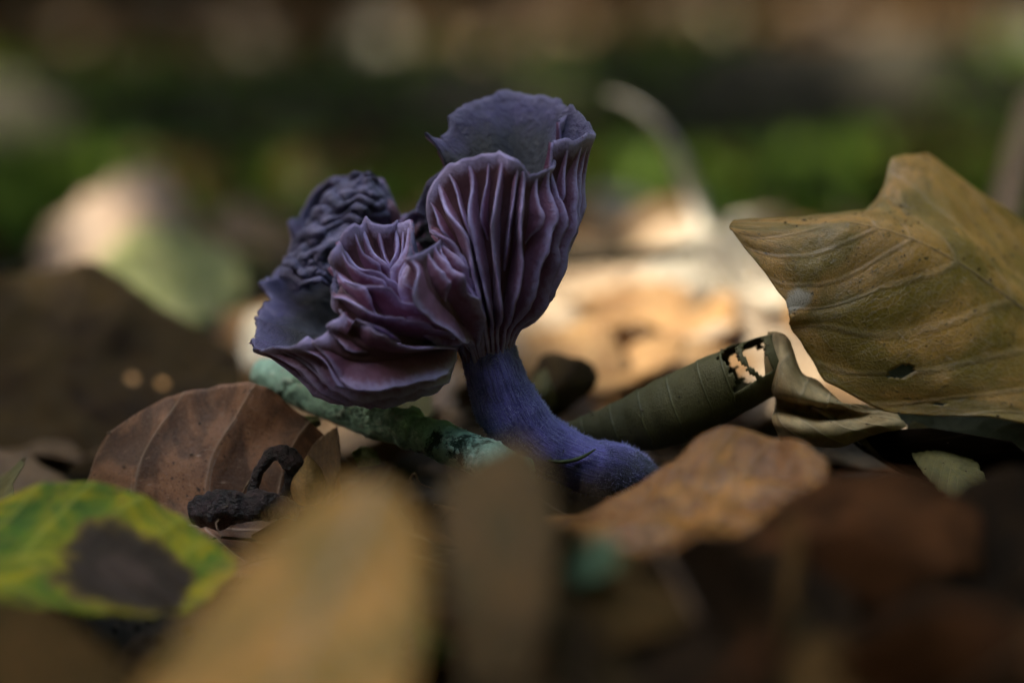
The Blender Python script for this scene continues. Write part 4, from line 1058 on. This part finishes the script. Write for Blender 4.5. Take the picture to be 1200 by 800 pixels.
# leaves placed one by one in the sunlit patch behind the stem
SUNLIT = [
 (640, 395, 9, 'lit_tan', 0.34, .5, 'tan leaf curled up close behind the violet stem'),
 (690, 370, 13, 'lit_tan', 0.46, .5, 'dry tan leaf in the sun behind the small dark curled leaf'),
 (850, 335, 14, 'lit_pale', 0.53, .75, 'bleached leaf shining in the sun beside the ochre leaf tip'),
 (800, 350, 15, 'lit_tan', 0.50, .7, 'pale tan leaf behind the foot of the grey stalk'),
 (770, 420, 9, 'lit_orange', 0.46, .3, 'orange tan leaf above the rolled leaf'),
 (720, 440, 7.5, 'lit_orange', 0.37, .25, 'orange tan leaf behind the small dark curled leaf'),
 (722, 270, 28, 'lit_pale', 0.43, .9, 'white bleached leaf standing behind the dark twig'),
 (782, 272, 26, 'lit_orange', 0.37, .8, 'orange leaf standing beside the white bleached leaf'),
 (672, 275, 27, 'lit_orange', 0.37, .7, 'orange leaf behind the dark twig next to the cap'),
 (705, 345, 20, 'lit_green', 0.43, .2, 'yellow green leaf among tan leaves below the dark twig'),
 (660, 335, 20, 'lit_tan', 0.31, .6, 'small tan leaf behind the lower edge of the cap'),
 (540, 262, 30, 'lit_orange', 0.50, .4, 'orange brown leaf seen between the two cap lobes'),
 (310, 280, 32, 'mid_brown', 0.56, .4, 'brown leaf behind the frilled edge of the cap'),
 (885, 440, 8, 'lit_tan', 0.50, .9, 'pinkish tan leaf seen through the torn leaf windows'),
 (130, 455, 11, 'lit_orange', 0.56, .9, 'orange leaf glowing through the holes of the dark leaf'),
 (618, 365, 13, 'lit_tan', .35, .6, 'small tan leaf touching the sunlit side of the stem top'),
 (745, 385, 12, 'lit_orange', .42, .5, 'orange tan leaf lying under the yellow green leaf'),
 (835, 385, 11, 'lit_tan', .42, .5, 'pinkish tan leaf leaning below the bleached leaf'),
 (890, 300, 17, 'lit_pale', .40, .7, 'small bleached leaf behind the margin of the ochre leaf'),
 (795, 300, 19, 'lit_tan', .42, .7, 'tan leaf resting on the dark twig end'),
 (655, 415, 8, 'lit_orange', .38, .5, 'small orange leaf behind the tip of the dark curled leaf'),
 (800, 440, 7.5, 'lit_orange', .40, .5, 'orange leaf close above the rolled leaf'),
]
rng.seed(61)
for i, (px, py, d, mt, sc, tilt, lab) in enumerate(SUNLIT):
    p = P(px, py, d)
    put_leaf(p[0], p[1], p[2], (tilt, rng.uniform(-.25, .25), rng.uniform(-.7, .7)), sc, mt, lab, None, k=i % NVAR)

# uncounted leaves farther off
def far_litter():
    V, F, UV = [], [], []
    src = [leaf_variant(300 + k, nu=6, nv=4) for k in range(6)]
    for _ in range(1900):
        y = rng.uniform(40, 460); x = rng.uniform(-1, 1) * ((y + 30) * .3 + 10)
        if 74 < y < 92: continue
        v, f, uv, _, _ = src[rng.randrange(6)]
        m = Matrix.Rotation(rng.uniform(0, 6.28), 3, 'Z') @ Matrix.Rotation(rng.gauss(0, .4), 3, 'X') @ Matrix.Rotation(rng.gauss(0, .4), 3, 'Y')
        A_ = np.array(m) * rng.uniform(.7, 1.2)
        b = len(V); q = (np.array(v) / U) @ A_.T + np.array((x, y, gz(x, y) + rng.uniform(0, .5)))
        V += list(q); UV += uv; F += [tuple(b + i for i in g) for g in f]
    o = mk('leaf_litter', V, F, M['dull_brown'], origin=np.zeros(3), uvs=UV)
    tag(o, 'carpet of fallen brown leaves covering the slope beyond the log', 'leaf litter', kind='stuff')
far_litter()
def crumbs():
    V, F = [], []
    for _ in range(2600):
        x, y = rng.uniform(-7, 7), rng.uniform(-9, 8); z = gz(x, y) + rng.uniform(0, .25); r_ = rng.uniform(.02, .09); b = len(V)
        for d in ((1, 0, 0), (-1, 0, 0), (0, 1, 0), (0, -1, 0), (0, 0, 1), (0, 0, -1)):
            V.append((x + d[0] * r_ * rng.uniform(.6, 1.5), y + d[1] * r_ * rng.uniform(.6, 1.5), z + d[2] * r_ * rng.uniform(.5, 1.1)))
        for q in ((0, 2, 4), (2, 1, 4), (1, 3, 4), (3, 0, 4), (2, 0, 5), (1, 2, 5), (3, 1, 5), (0, 3, 5)): F.append(tuple(b + t for t in q))
    tag(mk('soil_crumbs', V, F, M['soil'], origin=np.zeros(3), smooth=False), 'dark crumbs of soil and rotted leaf between the leaves', 'soil', kind='stuff')
crumbs()
def fallen_specks():
    bpy.context.view_layer.update(); dg = bpy.context.evaluated_depsgraph_get(); V, F = [], []; rng.seed(77)
    for _ in range(1700):
        x, y = rng.uniform(-5.5, 6.5), rng.uniform(-3.5, 4)
        ok, loc, nrm, _, ob, _ = scene.ray_cast(dg, Vector((x * U, y * U, .14)), Vector((0, 0, -1)))
        if not ok or nrm.z < .25 or (ob and ob.parent and ob.parent.name.startswith('purple')) : continue
        if ob.name.startswith(('cap', 'gill', 'frill', 'stem', 'fuzz')) and rng.random() < .8: continue
        p = np.array(loc) / U; r_ = rng.choice([.007, .009, .012, .012, .016, .024]); b = len(V); st = rng.uniform(1, 2.6); a = rng.uniform(0, 3.1)
        for d in ((st, 0, .2), (-st, 0, .2), (0, 1, .2), (0, -1, .2), (0, 0, 1), (0, 0, -.6)):
            dx, dy = d[0] * math.cos(a) - d[1] * math.sin(a), d[0] * math.sin(a) + d[1] * math.cos(a)
            V.append(p + np.array((dx * r_ * rng.uniform(.6, 1.4), dy * r_ * rng.uniform(.6, 1.4), d[2] * r_ * rng.uniform(.6, 1.2))))
        for q in ((0, 2, 4), (2, 1, 4), (1, 3, 4), (3, 0, 4), (2, 0, 5), (1, 2, 5), (3, 1, 5), (0, 3, 5)): F.append(tuple(b + t for t in q))
    tag(mk('debris_specks', V, F, M['speck'], origin=np.zeros(3), smooth=False), 'tiny brown crumbs of leaf and bark fallen on twig and leaves', 'debris', kind='stuff')
M['speck'] = simple_mat('debris_speck', (0.03, 0.02, 0.012), (0.14, 0.09, 0.05), 3.0, 0.8, 0.3, 0.2, fs=5.0)
def rootlets():
    V, F = [], []
    for _ in range(70):
        x, y = rng.uniform(-6, 6.5), rng.uniform(-5, 5); z = rng.uniform(-.6, .12); a = rng.uniform(0, 6.28); l = rng.uniform(.5, 1.8)
        c = [np.array((x + math.cos(a) * l * q + rng.gauss(0, .08), y + math.sin(a) * l * q + rng.gauss(0, .08), z + .25 * math.sin(q * 3) * rng.uniform(-.3, 1) + rng.gauss(0, .03))) for q in (0, .33, .66, 1)]
        v, f, _ = tube(smooth_path(c, 10), np.linspace(rng.uniform(.012, .028), .006, 10), 5); b = len(V); V += v; F += [tuple(b + t for t in q) for q in f]
    tag(mk('rootlets', V, F, M['petiole'], origin=np.zeros(3)), 'thin brown rootlets and leaf stalk bits strewn through the litter', 'rootlets', kind='stuff')
rootlets()
def moss_tuft():
    pn = []
    for _ in range(900):
        p = P(rng.gauss(515, 14), 0, -7); x, y = p[0], rng.uniform(-8, -5); pn.append((np.array((x, y, gz(x, y) + rng.uniform(.1, 1.0))), np.array((0, 0, 1.0))))
    V, F = blades(pn, .08, .22, .05)
    tag(mk('moss_tuft', V, F, M['moss'], origin=np.zeros(3)), 'small dark green moss tuft beside the narrow olive brown leaf', 'moss', kind='stuff')
moss_tuft()
fallen_specks()
for o in scene.objects:
    if 'o_cm' in o: del o['o_cm']
